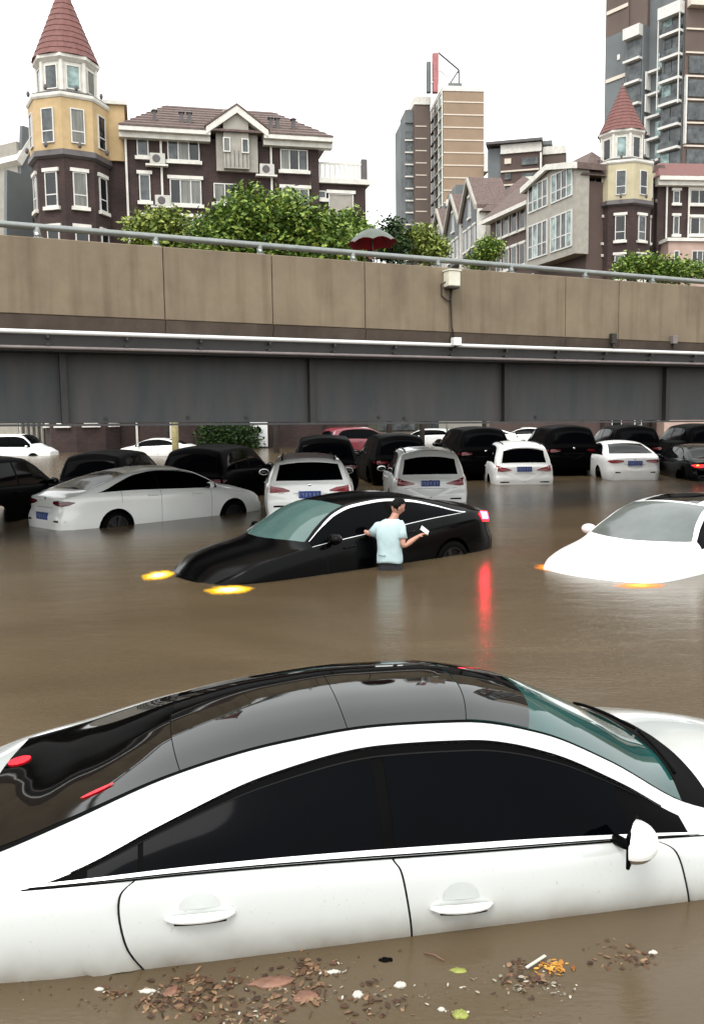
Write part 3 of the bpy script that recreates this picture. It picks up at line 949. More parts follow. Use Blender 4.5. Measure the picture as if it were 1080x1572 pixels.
sh = CarShape(NEARP)
near = thing('near_car', 'white saloon with black glass roof filling the foreground beside the floating rubbish', 'car')
link('body', sh.mesh(), M['near_white'], near)
s1 = sh.dtop
for side in (-1, 1):
    for nm, a, b, hx in (('rear_door', _rs, _bs, -1.14), ('front_door', _bs, _fs, -.14)):
        d = patch(sh, nm, nm, lambda u, v: (a(.12 + 4.8 * v) + .004) * (1 - u) + (b(.12 + 4.8 * v) - .004) * u,
                  lambda u, v: .12 + 4.8 * v, 46, 30, 0.0, M['near_white'], near, side, .010)
        # handle: bar over a cup whose shade is painted as a grey patch
        Sh = 3.34 if nm == 'rear_door' else 3.12
        pc = sh.F(hx, Sh, side, .0)
        vs = []; fs = []; nn = 18
        for i in range(nn + 1):
            t = pi * i / nn
            for k, rr in enumerate((1.0, .7, .35, 0)):
                q = sh.F(hx + .075 * cos(t) * rr, Sh + .14 + .30 * sin(t) * rr, side, .0015 + .0035 * (1 - rr))
                vs.append(q)
        mk('handle_cup_shade', vs, grid_faces(nn, 3), M['cup'] if 'cup' in M else M.setdefault('cup', pmat('handle_recess_shade', (.42, .44, .43), .3, var=.05, coat=.4)), d, True)
        pts = []
        for k in range(9):
            t = k / 8
            pts.append(sh.F(hx - .125 + .25 * t, Sh + .02, side, .004 + .03 * sin(pi * t) ** .5))
        MB().tube(pts, [.008, .014, .0165, .0175, .018, .0175, .0165, .014, .008], 10).build('door_handle', M['white_paint'], d, True)
        pts = [p + Vector((0, side * .004, -.014)) for p in pts[1:-1]]
        MB().tube(pts, .0055, 6).build('handle_lip', M['rubber'], d, True)
    for f, lo, hi in ((_rs, .15, 5.0), (_bs, .15, 5.0), (_fs, .15, 5.0)):
        patch(sh, 'door_seam', id(f), lambda u, v: f(lo + (hi - lo) * u) + (v - .5) * .008, lambda u, v: lo + (hi - lo) * u, 30, 1, .0012, M['seam'], near, side, 0)
    # dark opening, panes, chrome line and rubber
    patch(sh, 'window_surround', 0, lambda u, v: -1.76 + 2.63 * u, lambda u, v: 5.10 + (s1(-1.76 + 2.63 * u) - 5.10) * v, 70, 8, .0015, M['rubber'], near, side, 0)
    for (a, b, nm) in ((-1.54, -1.36, 'quarter_window'), (-1.34, -.435, 'side_window'), (-.385, .60, 'side_window')):
        patch(sh, nm, (a, b), lambda u, v: a + (b - a) * u, lambda u, v: 5.25 + max(.02, (s1(a + (b - a) * u) - .22 - 5.25)) * v, 26, 8, .004, M['glass_side'], near, side, .004)
    patch(sh, 'window_trim', 1, lambda u, v: -1.745 + 2.66 * u, lambda u, v: 5.16 + .17 * v, 70, 2, .009, M['chrome_white'], near, side, .008)
    patch(sh, 'belt_rubber', 2, lambda u, v: -1.77 + 2.72 * u, lambda u, v: 4.97 + .11 * v, 70, 1, .004, M['rubber'], near, side, .004)
    patch(sh, 'window_gutter', 3, lambda u, v: -1.60 + 2.40 * u, lambda u, v: s1(-1.60 + 2.40 * u) + .0 + .05 * v, 60, 1, .006, M['rubber'], near, side, .004)
    patch(sh, 'window_gutter', 4, lambda u, v: -1.50 + 2.20 * u, lambda u, v: s1(-1.50 + 2.20 * u) - .22 + .03 * v, 60, 1, .0065, M['seam'], near, side, .003)
def full(v, m): return 12 - (12 - m) * (1 - 2 * v) if v <= .5 else 12 + (12 - m) * (2 * v - 1)
gx = 8.62
fw = lambda v: .10 - .08 * (2 * v - 1) ** 2
rw_ = lambda v: -1.24 + .04 * (2 * v - 1) ** 2
patch(sh, 'windshield', 'w', lambda u, v: (1.05 - .11 * (2 * v - 1) ** 2) * (1 - u) + (fw(v) + .002) * u, lambda u, v: full(v, gx - .1 * (1 - u)), 24, 30, .003, M['glass_teal'], near, 1, .004)
patch(sh, 'cowl', 'c', lambda u, v: (1.054 - .113 * (2 * v - 1) ** 2) + (.13 + .02 * (2 * v - 1) ** 2) * u, lambda u, v: full(v, 8.5), 4, 30, .0015, M['rubber'], near, 1, .003)
for xa_, xb_ in ((-.32, None), (None, None)):
    pass
patch(sh, 'roof_panel', 'r1', lambda u, v: (fw(v) - .002) * (1 - u) + (-.50) * u, lambda u, v: full(v, gx), 14, 30, .003, M['glass_roof'], near, 1, .004)
patch(sh, 'roof_panel', 'r2', lambda u, v: -.504 * (1 - u) + (rw_(v) + .002) * u, lambda u, v: full(v, gx), 14, 30, .003, M['glass_roof'], near, 1, .004)
patch(sh, 'shade_band', 'sb', lambda u, v: (fw(v) + .003) * (1 - u) + (.42 - .12 * (2 * v - 1) ** 2) * u, lambda u, v: full(v, gx), 8, 30, .0045, M['glass_roof'], near, 1, .001)
patch(sh, 'rear_window', 'rw', lambda u, v: (rw_(v) - .002) * (1 - u) + (-2.03 + .05 * (2 * v - 1) ** 2) * u, lambda u, v: full(v, gx + .1 * u), 20, 30, .003, M['glass_roof'], near, 1, .004)
patch(sh, 'roof_seal', 'e', lambda u, v: (1.05 - .11 * (2 * v - 1) ** 2) * (1 - u) + (-2.03 + .05 * (2 * v - 1) ** 2) * u, lambda u, v: full(v, gx - .12), 80, 30, .0008, M['rubber'], near, 1, .0)
for side in (-1, 1):   # wipers
    pts = [sh.F(1.10 - .10 * (k / 6), 12 - 2.6 * k / 6 - (.2 if side > 0 else 0), side, .02) for k in range(7)]
    MB().tube(pts, .009, 6).build('wiper', M['rubber'], near, True)
for side in (-1, 1):
    p = sh.F(.50, 5.25, side)
    cx_, cy_, cz_ = p.x + .03, p.y + side * .16, p.z + .055
    CR, SR = cos(radians(-38)), sin(radians(-38))
    CR, SR = cos(radians(38)), sin(radians(38)) * 1.0
    def shell(z0, z1, sc, n=18, m=10):
        vs = []; fs = []
        for j in range(m + 1):
            zz = z0 + (z1 - z0) * j / m
            rr = sqrt(max(0.0, 1 - (zz) ** 2)) ** .8
            for i in range(n + 1):
                t = pi * i / n - pi / 2
                ax, ay = cos(t) * .095 * rr * sc, sin(t) * side * .105 * rr * sc
                vs.append((cx_ + ax * CR - ay * SR * side, cy_ + ax * SR * side + ay * CR, cz_ + zz * .078 * sc))
        return vs, grid_faces(m, n)
    v_, f_ = shell(-.38, 1, 1)
    mi = mk('mirror', v_, f_, M['white_paint'], near, True)
    v_, f_ = shell(-1, -.30, .97)
    mk('mirror_chrome', v_, f_, M['chrome'], mi, True)
    mb = MB().box(-.010, .004, -.100, .100, -.070, .068, .004)
    mb.v = [(cx_ + x * CR - y * SR * side, cy_ + x * SR * side + y * CR, cz_ + z) for x, y, z in mb.v]
    mb.build('mirror_glass', M['rubber'], mi)
    MB().tube([(p.x + .03, p.y - side * .02, p.z - .01), (p.x + .05, p.y + side * .06, p.z - .005), (cx_ + .03, cy_ - side * .06, cz_ - .05)], .022, 8).build('mirror_arm', M['rubber'], mi, True)
# red glow painted onto the rear glass, an oval and a streak
for (xx, S_, sd) in ((-1.96, 10.5, 1), (-1.53, 9.35, -1)):
    vs = []
    for i in range(13):
        for j in range(4):
            t = 2 * pi * i / 12; r = j / 3
            vs.append(sh.F(xx + .06 * cos(t) * r * (.9 if sd > 0 else 1.1), S_ + .42 * sin(t) * r * (.75 if sd > 0 else .18), sd, .008))
    mk('red_glow_patch', vs, grid_faces(12, 3), M['red_glow'], near, True)
HN = radians(10.9)
plate(sh, near, z=.72)
for side in (1, -1):
    proj(sh, 'headlight_or_glow', (3.2, side * .50, 0), (0, side, 0), (0, 0, 1), (-1, 0, 0), [(-.16, .60, .64), (-.05, .585, .67), (.06, .58, .69), (.12, .60, .69)], 3, .01, M['glass_pale'], near, .02)
    proj(sh, 'tail_light', (-3.3, side * .55, 0), (0, side, 0), (0, 0, 1), (1, 0, 0), [(-.14, .82, .87), (0, .80, .90), (.13, .80, .89)], 3, .01, M['red_lens'], near, .02)
# near side line: local (x=-.42, y=-.915) sits at world about (.15, 3.40)
def put_near(px_world, py_world, z, h):
    c, s = cos(h), sin(h)
    lx, ly = -.42, -.915
    near.location = (px_world - (c * lx - s * ly), py_world - (s * lx + c * ly), z)
    near.rotation_euler = (0, radians(0.0), h)
put_near(.13, 3.19, -.70, HN)

# ------------------------------------------------------------------ saloons and estates
P_OPEL = shear(SEDAN, rail=[(-2.36, .955), (-2.0, 1.05), (-1.7, 1.15), (-1.25, 1.285), (-.8, 1.365), (-.3, 1.395), (.1, 1.382), (.45, 1.32), (.8, 1.17), (1.12, .985), (1.4, .92), (2.34, .63)], rear_seam=-1.3)
sh_sal = CarShape(P_OPEL)
r, _ = build_car(None, 'white saloon seen from behind on the left with its wheel arches above the water', M['white_paint'], sh=sh_sal, wheels=((-1.42, -1), (1.38, -1), (-1.42, 1), (1.38, 1)), tail='dark', plate_z=.60)
place(r, -4.15, 18.5, -.36, radians(45), 0)
opel = r
P_BLK = shear(SEDAN, top=[(-2.36, 1.03), (-2.15, 1.10), (-1.9, 1.12), (-1.55, 1.20), (-1.1, 1.35), (-.7, 1.43), (-.3, 1.455), (0, 1.45), (.35, 1.40), (.75, 1.26), (1.05, 1.11), (1.25, 1.035), (1.7, .96), (2.1, .85), (2.34, .70)])
P_BLK['wheels'] = (-1.42,)
sh_blk = CarShape(P_BLK)
blk, _ = build_car(None, 'black saloon with lit lamps sinking nose first beside the wading man', M['black_paint'], sh=sh_blk, windm='glass_pale', trim=True, tail='sedan', plate_z=.66, wheels=((-1.42, 1), (-1.42, -1)))
place(blk, -.20, 12.5, -.52, radians(217), radians(3.5))
sh_wht = CarShape(shear(P_OPEL, wheels=()))
wht, _ = build_car(None, 'white saloon at the right edge with sunroof and orange lamps at the waterline', M['white_paint'], sh=sh_wht, windm='glass_grey', tail='sedan', plate_z=.66)
place(wht, 4.62, 12.3, -.60, radians(221), radians(3))
# lit rear lamp of the black saloon wrapping onto its side
lp = patch(sh_blk, 'tail_light', 'wrap', lambda u, v: -2.38 + .34 * u * (1 - .5 * abs(v - .45)), lambda u, v: 3.0 + 1.7 * v, 10, 8, .012, M['red_glow'], blk, 1, .02)
patch(sh_blk, 'bulb', 'wrapb', lambda u, v: -2.37 + .26 * u, lambda u, v: 3.25 + 1.15 * v, 8, 6, .018, M['brake_on'], lp, 1, .01)
# sunroof of the right hand saloon
patch(sh_wht, 'sunroof', 'sr', lambda u, v: .22 - .80 * u, lambda u, v: full(v, 9.3), 10, 16, .004, M['glass_roof'], wht, 1, .004)

sh_wag = CarShape(WAGON); sh_suv = CarShape(SUV); sh_van = CarShape(VAN)
def rear_extras(root, shp, z, roofz, black=False):
    mb = MB(); x = shp.P['rear_glass'][2]
    p = shp.F(x + .03, 12, 1, .015)
    fin = MB().add([(p.x + .18, -.012, p.z), (p.x + .02, -.012, p.z), (p.x, 0, p.z + .06), (p.x + .18, .012, p.z), (p.x + .02, .012, p.z), (p.x + .05, 0, p.z + .055)], [(0, 1, 2, 5), (3, 5, 2, 4), (0, 3, 4, 1), (1, 4, 2), (0, 5, 3)])
    fin.build('roof_aerial', M['white_paint'] if not black else M['rubber'], root)
    patch(shp, 'tailgate_spoiler', 'sp', lambda u, v: x + .01 + .12 * u, lambda u, v: full(v, 9.0), 4, 16, .018, M['white_paint'] if not black else M['black_paint'], root, 1, .02)
    for side in (1, -1):
        pts = [shp.F(xx, 8.6, side, .03) for xx in (-1.75, -1.6, -.9, -.2, .3, .42)]
        pts[0] = shp.F(-1.85, 8.6, side, .0); pts[-1] = shp.F(.5, 8.6, side, 0)
        MB().tube(pts, .014, 6).build('roof_rail', M['rubber'], root, True)
c1, _ = build_car(None, 'white estate car with red lamps and blue plate behind the black saloon', M['white_paint'], sh=sh_wag, tail='wagon', plate_z=.74)
place(c1, -1.0, 19.8, -.22, radians(94)); rear_extras(c1, sh_wag, 0, 0)
c2, _ = build_car(None, 'white crossover directly above the wading man with raised tailgate spoiler', M['white_paint'], sh=sh_suv, tail='suv', plate_z=.88)
place(c2, 1.82, 23.0, -.42, radians(91)); rear_extras(c2, sh_suv, 0, 0)
c3, _ = build_car(None, 'white crossover with blue plate standing in open water right of centre', M['white_dirty'], sh=sh_suv, tail='suv', plate_z=.90)
place(c3, 5.15, 28.3, -.45, radians(89)); rear_extras(c3, sh_suv, 0, 0)
c4, _ = build_car(None, 'white saloon seen from behind between dark cars near the right end', M['white_dirty'], sh=sh_sal, tail='sedan', plate_z=.80)
place(c4, 8.85, 29.5, -.28, radians(87))
c5, _ = build_car(None, 'black saloon with one glowing tail lamp at the right edge', M['black_paint'], sh=sh_sal, tail='sedan', plate_z=.78, lit=1)
place(c5, 11.15, 28.6, -.40, radians(86))
mb = MB().ellipsoid((-2.40, .62, .865), (.02, .07, .03), 12, 8); mb.build('bulb', M['lamp_orange'], c5, True)
# dark cars standing in the shade of the deck
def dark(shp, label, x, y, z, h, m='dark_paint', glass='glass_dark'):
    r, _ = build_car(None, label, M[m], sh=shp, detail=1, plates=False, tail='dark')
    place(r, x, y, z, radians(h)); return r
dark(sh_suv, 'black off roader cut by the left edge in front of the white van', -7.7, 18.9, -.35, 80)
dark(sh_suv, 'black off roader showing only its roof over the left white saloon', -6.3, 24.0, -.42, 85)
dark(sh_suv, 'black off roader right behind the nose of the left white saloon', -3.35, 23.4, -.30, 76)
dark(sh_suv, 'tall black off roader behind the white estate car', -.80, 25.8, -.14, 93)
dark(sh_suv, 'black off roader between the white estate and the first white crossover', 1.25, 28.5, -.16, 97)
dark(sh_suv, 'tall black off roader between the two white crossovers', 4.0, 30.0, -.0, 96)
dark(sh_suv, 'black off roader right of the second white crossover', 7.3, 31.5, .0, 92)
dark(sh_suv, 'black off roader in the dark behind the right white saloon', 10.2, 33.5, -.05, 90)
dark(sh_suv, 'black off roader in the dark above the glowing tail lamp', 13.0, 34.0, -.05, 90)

# lamps that are alight
def glow(name, x, y, z, col, e, r=.02, parent=None):
    ld = bpy.data.lights.new(name, 'POINT'); ld.energy = e; ld.color = col; ld.shadow_soft_size = r
    lo = bpy.data.objects.new(name, ld); COL.objects.link(lo); lo.location = (x, y, z)
    return lo
# ------------------------------------------------------------------ buildings beyond the overpass
def brick_mat(name, c1, c2, sc=1.0, mortar=(.10, .08, .07)):
    m = bpy.data.materials.new(name); m.use_nodes = True
    n = m.node_tree.nodes; l = m.node_tree.links; b = n['Principled BSDF']
    tc = n.new('ShaderNodeTexCoord')
    mp = n.new('ShaderNodeMapping'); mp.inputs['Rotation'].default_value = (pi / 2, 0, 0)
    l.new(tc.outputs['Object'], mp.inputs[0])
    br = n.new('ShaderNodeTexBrick'); br.inputs['Scale'].default_value = sc
    br.inputs['Color1'].default_value = (*c1, 1); br.inputs['Color2'].default_value = (*c2, 1); br.inputs['Mortar'].default_value = (*mortar, 1)
    br.inputs['Mortar Size'].default_value = .02; br.inputs['Brick Width'].default_value = .5; br.inputs['Row Height'].default_value = .2
    l.new(mp.outputs[0], br.inputs['Vector'])
    no = n.new('ShaderNodeTexNoise'); no.inputs['Scale'].default_value = .7; no.inputs['Detail'].default_value = 6
    l.new(tc.outputs['Object'], no.inputs['Vector'])
    cr = n.new('ShaderNodeValToRGB'); cr.color_ramp.elements[0].position = .3; cr.color_ramp.elements[1].position = .7
    cr.color_ramp.elements[0].color = (.6, .6, .6, 1); cr.color_ramp.elements[1].color = (1.15, 1.1, 1.1, 1)
    l.new(no.outputs[0], cr.inputs[0])
    mx = n.new('ShaderNodeMix'); mx.data_type = 'RGBA'; mx.blend_type = 'MULTIPLY'; mx.inputs['Factor'].default_value = 1
    l.new(br.outputs['Color'], mx.inputs['A']); l.new(cr.outputs[0], mx.inputs['B']); l.new(mx.outputs['Result'], b.inputs['Base Color'])
    b.inputs['Roughness'].default_value = .9
    return m
M['brick'] = brick_mat('dark_red_brick', (.030, .016, .015), (.048, .026, .023), 1.7, (.055, .042, .038))
M['yellow'] = pmat('yellow_render', (.46, .33, .175), .9, var=.14, vscale=.8)
M['cream'] = pmat('cream_render', (.44, .39, .26), .9, var=.12, vscale=.8)
M['trim'] = pmat('white_moulding', (.62, .60, .55), .7, var=.12, vscale=2)
M['tile'] = pmat('clay_tile', (.11, .075, .066), .8, var=.25, vscale=3)
M['tile_red'] = pmat('red_brown_tile', (.14, .05, .042), .7, var=.22, vscale=4)
M['win'] = pmat('window_pane', (.035, .04, .045), .12, var=.5, vscale=.9, col2=(.10, .115, .115))
M['win_teal'] = pmat('lantern_glass', (.10, .17, .16), .15, var=.5, vscale=1.2, col2=(.35, .48, .46))
M['frame'] = pmat('white_window_frame', (.58, .57, .54), .5, var=.08)
M['frame_dark'] = pmat('dark_window_frame', (.08, .07, .07), .5, var=.1)
M['bay'] = pmat('grey_bay_panel', (.30, .28, .24), .6, var=.12, vscale=2)
M['tan'] = pmat('tan_tile_cladding', (.26, .185, .125), .8, var=.10, vscale=.15)
M['band'] = pmat('pale_floor_band', (.60, .53, .45), .8, var=.06)
M['grey_wall'] = pmat('blue_grey_render', (.13, .142, .146), .85, var=.22, vscale=.12)
M['brown_wall'] = pmat('brown_cladding', (.105, .076, .062), .8, var=.14, vscale=.15)
M['rose_wall'] = pmat('dull_red_cladding', (.075, .047, .040), .8, var=.14, vscale=.2)
M['win_curtain'] = pmat('curtained_pane', (.14, .14, .125), .2, var=.35, vscale=1.4, stretch=(4, 4, .4))
M['win_dark'] = pmat('dark_pane', (.012, .014, .016), .08, var=.4, vscale=1.2)
M['ac'] = pmat('air_conditioner_casing', (.45, .44, .40), .5, var=.08)
M['dark_room'] = pmat('dark_shopfront', (.02, .02, .018), .5, var=.6, vscale=.35, col2=(.07, .07, .05))

def window(root, u0, u1, z0, z1, cols=2, y=0.0, lintel=True, sill=True, pane='win', fm='frame', rail=False, ft=.07):
    """frame, panes as its children, lintel and sill; root runs along x with -y outward"""
    mb = MB()
    mb.box(u0, u0 + ft, y - .10, y + .02, z0, z1); mb.box(u1 - ft, u1, y - .10, y + .02, z0, z1)
    mb.box(u0 + ft, u1 - ft, y - .10, y + .02, z1 - ft, z1); mb.box(u0 + ft, u1 - ft, y - .10, y + .02, z0, z0 + ft)
    for k in range(1, cols):
        c = u0 + (u1 - u0) * k / cols
        mb.box(c - ft * .5, c + ft * .5, y - .09, y + .02, z0 + ft, z1 - ft)
    if rail: mb.box(u0 + ft, u1 - ft, y - .085, y + .02, z0 + (z1 - z0) * .33, z0 + (z1 - z0) * .33 + ft)
    w = mb.build('window', M[fm], root)
    for k in range(cols):
        a = u0 + (u1 - u0) * k / cols; b = u0 + (u1 - u0) * (k + 1) / cols
        MB().box(a + ft * .5, b - ft * .5, y - .05 - random.random() * .01, y + .01, z0 + ft * .5, z1 - ft * .5).build('pane', M[random.choice(('win', 'win_curtain', 'win_dark', 'win_dark')) if pane == 'win' else pane], w)
    if lintel: MB().box(u0 - .15, u1 + .15, y - .16, y + .02, z1 + .01, z1 + .24).build('lintel', M['trim'], w)
    if sill: MB().box(u0 - .15, u1 + .15, y - .22, y + .02, z0 - .24, z0 - .01).build('sill', M['trim'], w)
    return w
def pwin(P, root, x0, x1, y0, y1, **k):
    (ua, za), (ub, zb) = P.uz(x0, (y0 + y1) / 2), P.uz(x1, (y0 + y1) / 2)
    _, zt = P.uz((x0 + x1) / 2, y0); _, zl = P.uz((x0 + x1) / 2, y1)
    return window(root, ua, ub, zl, zt, **k)
def ac_unit(root, u, z, y=0.0, s=1.0):
    a = MB().box(u - .45 * s, u + .45 * s, y - .42, y - .05, z, z + .62 * s, .03).build('air_conditioner', M['ac'], root)
    mb = MB(); mb.lathe([(.23 * s, 0), (.23 * s, .02), (.18 * s, .03)], 14)
    mb.v = [(u - .08 + x, y - .42 - zz, z + .31 * s + yy) for x, yy, zz in mb.v]
    mb.build('fan_grille', M['frame_dark'], a)
    MB().box(u - .7 * s, u + .6 * s, y - .5, y, z - .14, z - .02).build('ledge', M['trim'], a)

def tower(root, cx, cy, R, z, wall, face, turret_r, nwin=5, seed=0):
    """octagonal corner tower: z = heights base, brick_top, cornice, lantern_top, tip"""
    r8 = pi / 8 + face
    MB().lathe([(R, -.7), (R, z['brick'])], 8, r8, cx, cy).build('brick_tower', M['brick'], root)
    MB().lathe([(R * 1.02, z['brick']), (R * 1.10, z['brick'] + .15), (R * 1.08, z['brick'] + .5), (R * 1.03, z['brick'] + .55)], 8, r8, cx, cy).build('string_course', M['frame_dark'], root)
    MB().lathe([(R * 1.03, z['brick'] + .55), (R * 1.03, z['corn'])], 8, r8, cx, cy).build('rendered_tower', M[wall], root)
    MB().lathe([(R * 1.05, z['corn']), (R * 1.08, z['corn'] + .12), (R * 1.08, z['corn'] + .30), (R * .9, z['corn'] + .42)], 8, r8, cx, cy).build('cornice', M['trim'], root)
    MB().lathe([(R * 1.06, z['corn'] + .30), (R * 1.07, z['corn'] + .36), (R * .7, z['corn'] + .75)], 8, r8, cx, cy).build('ledge_roof', M['frame_dark'], root)
    t = turret_r
    MB().lathe([(t, z['corn'] + .3), (t, z['lant'])], 8, r8, cx, cy).build('lantern', M['trim'], root)
    MB().lathe([(t * 1.03, z['lant'] - .05), (t * 1.16, z['lant'] + .15), (t * 1.16, z['lant'] + .35), (t, z['lant'] + .45)], 8, r8, cx, cy).build('lantern_cornice', M['trim'], root)
    # spire in courses, each lapping the one below
    H = z['tip'] - z['lant'] - .35; n = 13; prof = []
    mb = MB()
    for k in range(n):
        a = k / n; b = (k + 1) / n
        fr = lambda q: t * 1.13 * (1 - q) ** 1.04 + .03
        mb.lathe([(fr(a) + .05, z['lant'] + .36 + H * a), (fr(b) + .015, z['lant'] + .36 + H * b)], 16, 0, cx, cy)
    mb.build('spire', M['tile_red'], root)
    MB().lathe([(.05, z['tip']), (.09, z['tip'] + .15), (.02, z['tip'] + .8)], 8, 0, cx, cy).build('finial', M['frame_dark'], root)
    ap = cos(pi / 8)
    rows = [(z['brick'] + .95, z['brick'] + .95 + (z['corn'] - z['brick']) * .58, R * 1.03, False), ]
    zz = z['brick'] - .85
    while zz > 1.5:
        rows.append((zz - 2.2, zz, R, True)); zz -= z['floor']
    for k in range(-2, 3):
        an = -pi / 2 + face + k * pi / 4
        hold = MB()
        for (z0, z1, rr, br) in rows:
            e = bpy.data.objects.new('window_bay', None); COL.objects.link(e); e.parent = root
            bpy.data.objects.remove(e)
            w = window(root, -.45, .45, z0, z1, cols=1, lintel=br, sill=br, rail=True)
            w.location = (cx + cos(an) * rr * ap, cy + sin(an) * rr * ap, 0); w.rotation_euler = (0, 0, an + pi / 2)
        w = window(root, -t * .24, t * .24, z['corn'] + .75, z['lant'] - .25, cols=1, lintel=False, sill=False, pane='win_teal' if k == 0 else 'win', fm='trim')
        w.location = (cx + cos(an) * t * ap, cy + sin(an) * t * ap, 0); w.rotation_euler = (0, 0, an + pi / 2)
    for k in range(8):
        an = r8 + k * pi / 4
        MB().lathe([(.13, z['corn'] + .4), (.13, z['lant'])], 8, 0, cx + cos(an) * t, cy + sin(an) * t).build('lantern_pillar', M['trim'], root)
        for q in (1, ):
            a2 = an + pi / 8
            MB().ellipsoid((cx + cos(a2) * R * 1.1, cy + sin(a2) * R * 1.1, z['brick'] + .75), (.13, .13, .2), 8, 6).build('lamp', M['frame_dark'], root)
            MB().ellipsoid((cx + cos(a2) * R * 1.0, cy + sin(a2) * R * 1.0, z['corn'] + .62), (.12, .12, .2), 8, 6).build('lamp', M['frame_dark'], root)

def hip_roof(mb, x0, x1, y0, y1, z0, h, inset=None):
    i = inset if inset is not None else (y1 - y0) / 2
    m = (y0 + y1) / 2
    mb.add([(x0, y0, z0), (x1, y0, z0), (x1, y1, z0), (x0, y1, z0), (x0 + i, m, z0 + h), (x1 - i, m, z0 + h)],
           [(0, 1, 5, 4), (1, 2, 5), (2, 3, 4, 5), (3, 0, 4), (3, 2, 1, 0)])
def tile_rows(root, x0, x1, y0, z0, ym, h, i, mat, n=9):
    """lapped courses on the front slope"""
    mb = MB()
    for k in range(n):
        a, b = k / n, (k + 1) / n
        ya, yb = y0 + (ym - y0) * a, y0 + (ym - y0) * b
        za, zb_ = z0 + h * a, z0 + h * b
        mb.add([(x0 + i * a, ya, za + .12), (x1 - i * a, ya, za + .12), (x1 - i * b, yb, zb_ + .04), (x0 + i * b, yb, zb_ + .04), (x0 + i * a, ya, za), (x1 - i * a, ya, za)], [(0, 1, 2, 3), (4, 5, 1, 0)])
    tag(mb.build('tile_course', mat, root), kind='stuff')

# left corner building
p0 = at(192, 260, 62.0)
PL = Plane(p0.x, p0.y, radians(13))
lb = thing('corner_building', 'dark brick house with a yellow corner tower under a tall red cone roof', 'building', (p0.x, p0.y, 0), PL.ang)
ue, _ = PL.uz(490, 300); ua, _ = PL.uz(563, 300)
_, ze = PL.uz(340, 214)
MB().box(0, ue, 0, 11, -.7, ze).build('wall', M['brick'], lb)
_, za = PL.uz(525, 281)
MB().box(ue, ua, .4, 9, -.7, za).build('annex_wall', M['brick'], lb)
MB().box(ue, ua + .3, .1, 9.2, za, za + .35).build('annex_cornice', M['trim'], lb)
MB().box(ue, ua, .3, .45, za + 1.35, za + 1.5).build('balustrade_rail', M['trim'], lb)
k = 0; x = ue + .1
while x < ua:
    MB().box(x, x + .14, .3, .44, za + .35, za + 1.35).build('baluster', M['trim'], lb); x += .36
MB().box(ua - .3, ua + .1, .2, .6, za + .35, za + 1.8).build('balustrade_post', M['frame_dark'], lb)
# eaves, broken by the gable
g0, _ = PL.uz(322, 220); g1, _ = PL.uz(403, 220); gm = (g0 + g1) / 2
for a, b in ((-.3, g0), (g1, ue + .9)):
    MB().box(a, b, -.9, .2, ze, ze + .28).build('eaves_gutter', M['trim'], lb)
    MB().box(a, b, -.55, .1, ze - .35, ze - .01).build('eaves_moulding', M['trim'], lb)
rh = 2.9
mb = MB(); hip_roof(mb, -.3, ue + .9, -.9, 11.5, ze + .29, rh + .6, 3.4); mb.build('roof', M['tile'], lb)
tile_rows(lb, -.3, ue + .9, -.93, ze + .29, 5.3, rh + .6, 3.4, M['tile'])
for px in (238, 280, 292, 417, 427, 452):
    u, _ = PL.uz(px, 200)
    MB().box(u - .12, u + .12, .3, .6, ze + 1.0, ze + 1.75).add([(u - .2, .2, ze + 1.75), (u + .2, .2, ze + 1.75), (u + .2, .7, ze + 1.75), (u - .2, .7, ze + 1.75), (u, .45, ze + 1.95)], [(0, 1, 4), (1, 2, 4), (2, 3, 4), (3, 0, 4)]).build('roof_vent', M['frame_dark'], lb)
_, zg = PL.uz(365, 180)
gh = zg - ze
mb = MB(); mb.prism([(g0 + .4, ze - 2.2), (g1 - .4, ze - 2.2), (g1 - .4, ze + .4), (gm, ze + gh - .3), (g0 + .4, ze + .4)], -.35, 4); mb.build('gable_wall', M['bay'], lb)
for a, b in ((g0 - .3, gm), (g1 + .3, gm)):
    mb = MB(); s_ = 1 if a < b else -1
    mb.prism([(a, ze + .05), (b, ze + gh), (b, ze + gh + .5), (a, ze + .5)][::s_], -.95, 5); mb.build('gable_eave', M['trim'], lb)
    mb = MB(); mb.prism([(a - s_ * .1, ze + .5), (b, ze + gh + .5), (b, ze + gh + .62), (a - s_ * .1, ze + .64)][::s_], -1.0, 5); mb.build('gable_roof', M['tile'], lb)
b0, zb1 = PL.uz(343, 262); b1, _ = PL.uz(381, 262)
MB().box(b0, b1, -.7, 0, zb1, zb1 + 3.9).build('bay_box', M['bay'], lb)
for k in range(6):
    u = b0 + (b1 - b0) * (k + .5) / 6
    MB().box(u - .02, u + .02, -.73, -.7, zb1 + .1, zb1 + 1.2).build('bay_groove', M['frame_dark'], lb)
pwin(PL, lb, 341, 352, 216, 238, cols=1, y=-.7, lintel=False, sill=False)
pwin(PL, lb, 369, 380, 218, 240, cols=1, y=-.7, lintel=False, sill=False)
for (a, b, c, d, n_, li) in ((210, 228, 210, 240, 1, False), (257, 306, 214, 247, 3, False), (430, 472, 230, 262, 3, False),
                         (214, 231, 268, 309, 1, True), (261, 309, 276, 314, 3, True), (328, 362, 282, 312, 2, False), (432, 474, 290, 322, 3, True),
                         (218, 236, 330, 362, 1, True), (264, 312, 334, 366, 3, True), (330, 364, 338, 368, 2, True), (435, 474, 344, 372, 3, True)):
    pwin(PL, lb, a, b, c, d, cols=n_, lintel=li)
P2 = Plane(PL.o.x + .4 * PL.n.x, PL.o.y + .4 * PL.n.y, PL.ang)
pwin(P2, lb, 484, 500, 293, 305, cols=1, y=.4, lintel=False)
pwin(P2, lb, 504, 542, 298, 330, cols=1, y=.4, pane='bay')
pwin(P2, lb, 504, 542, 350, 376, cols=1, y=.4)
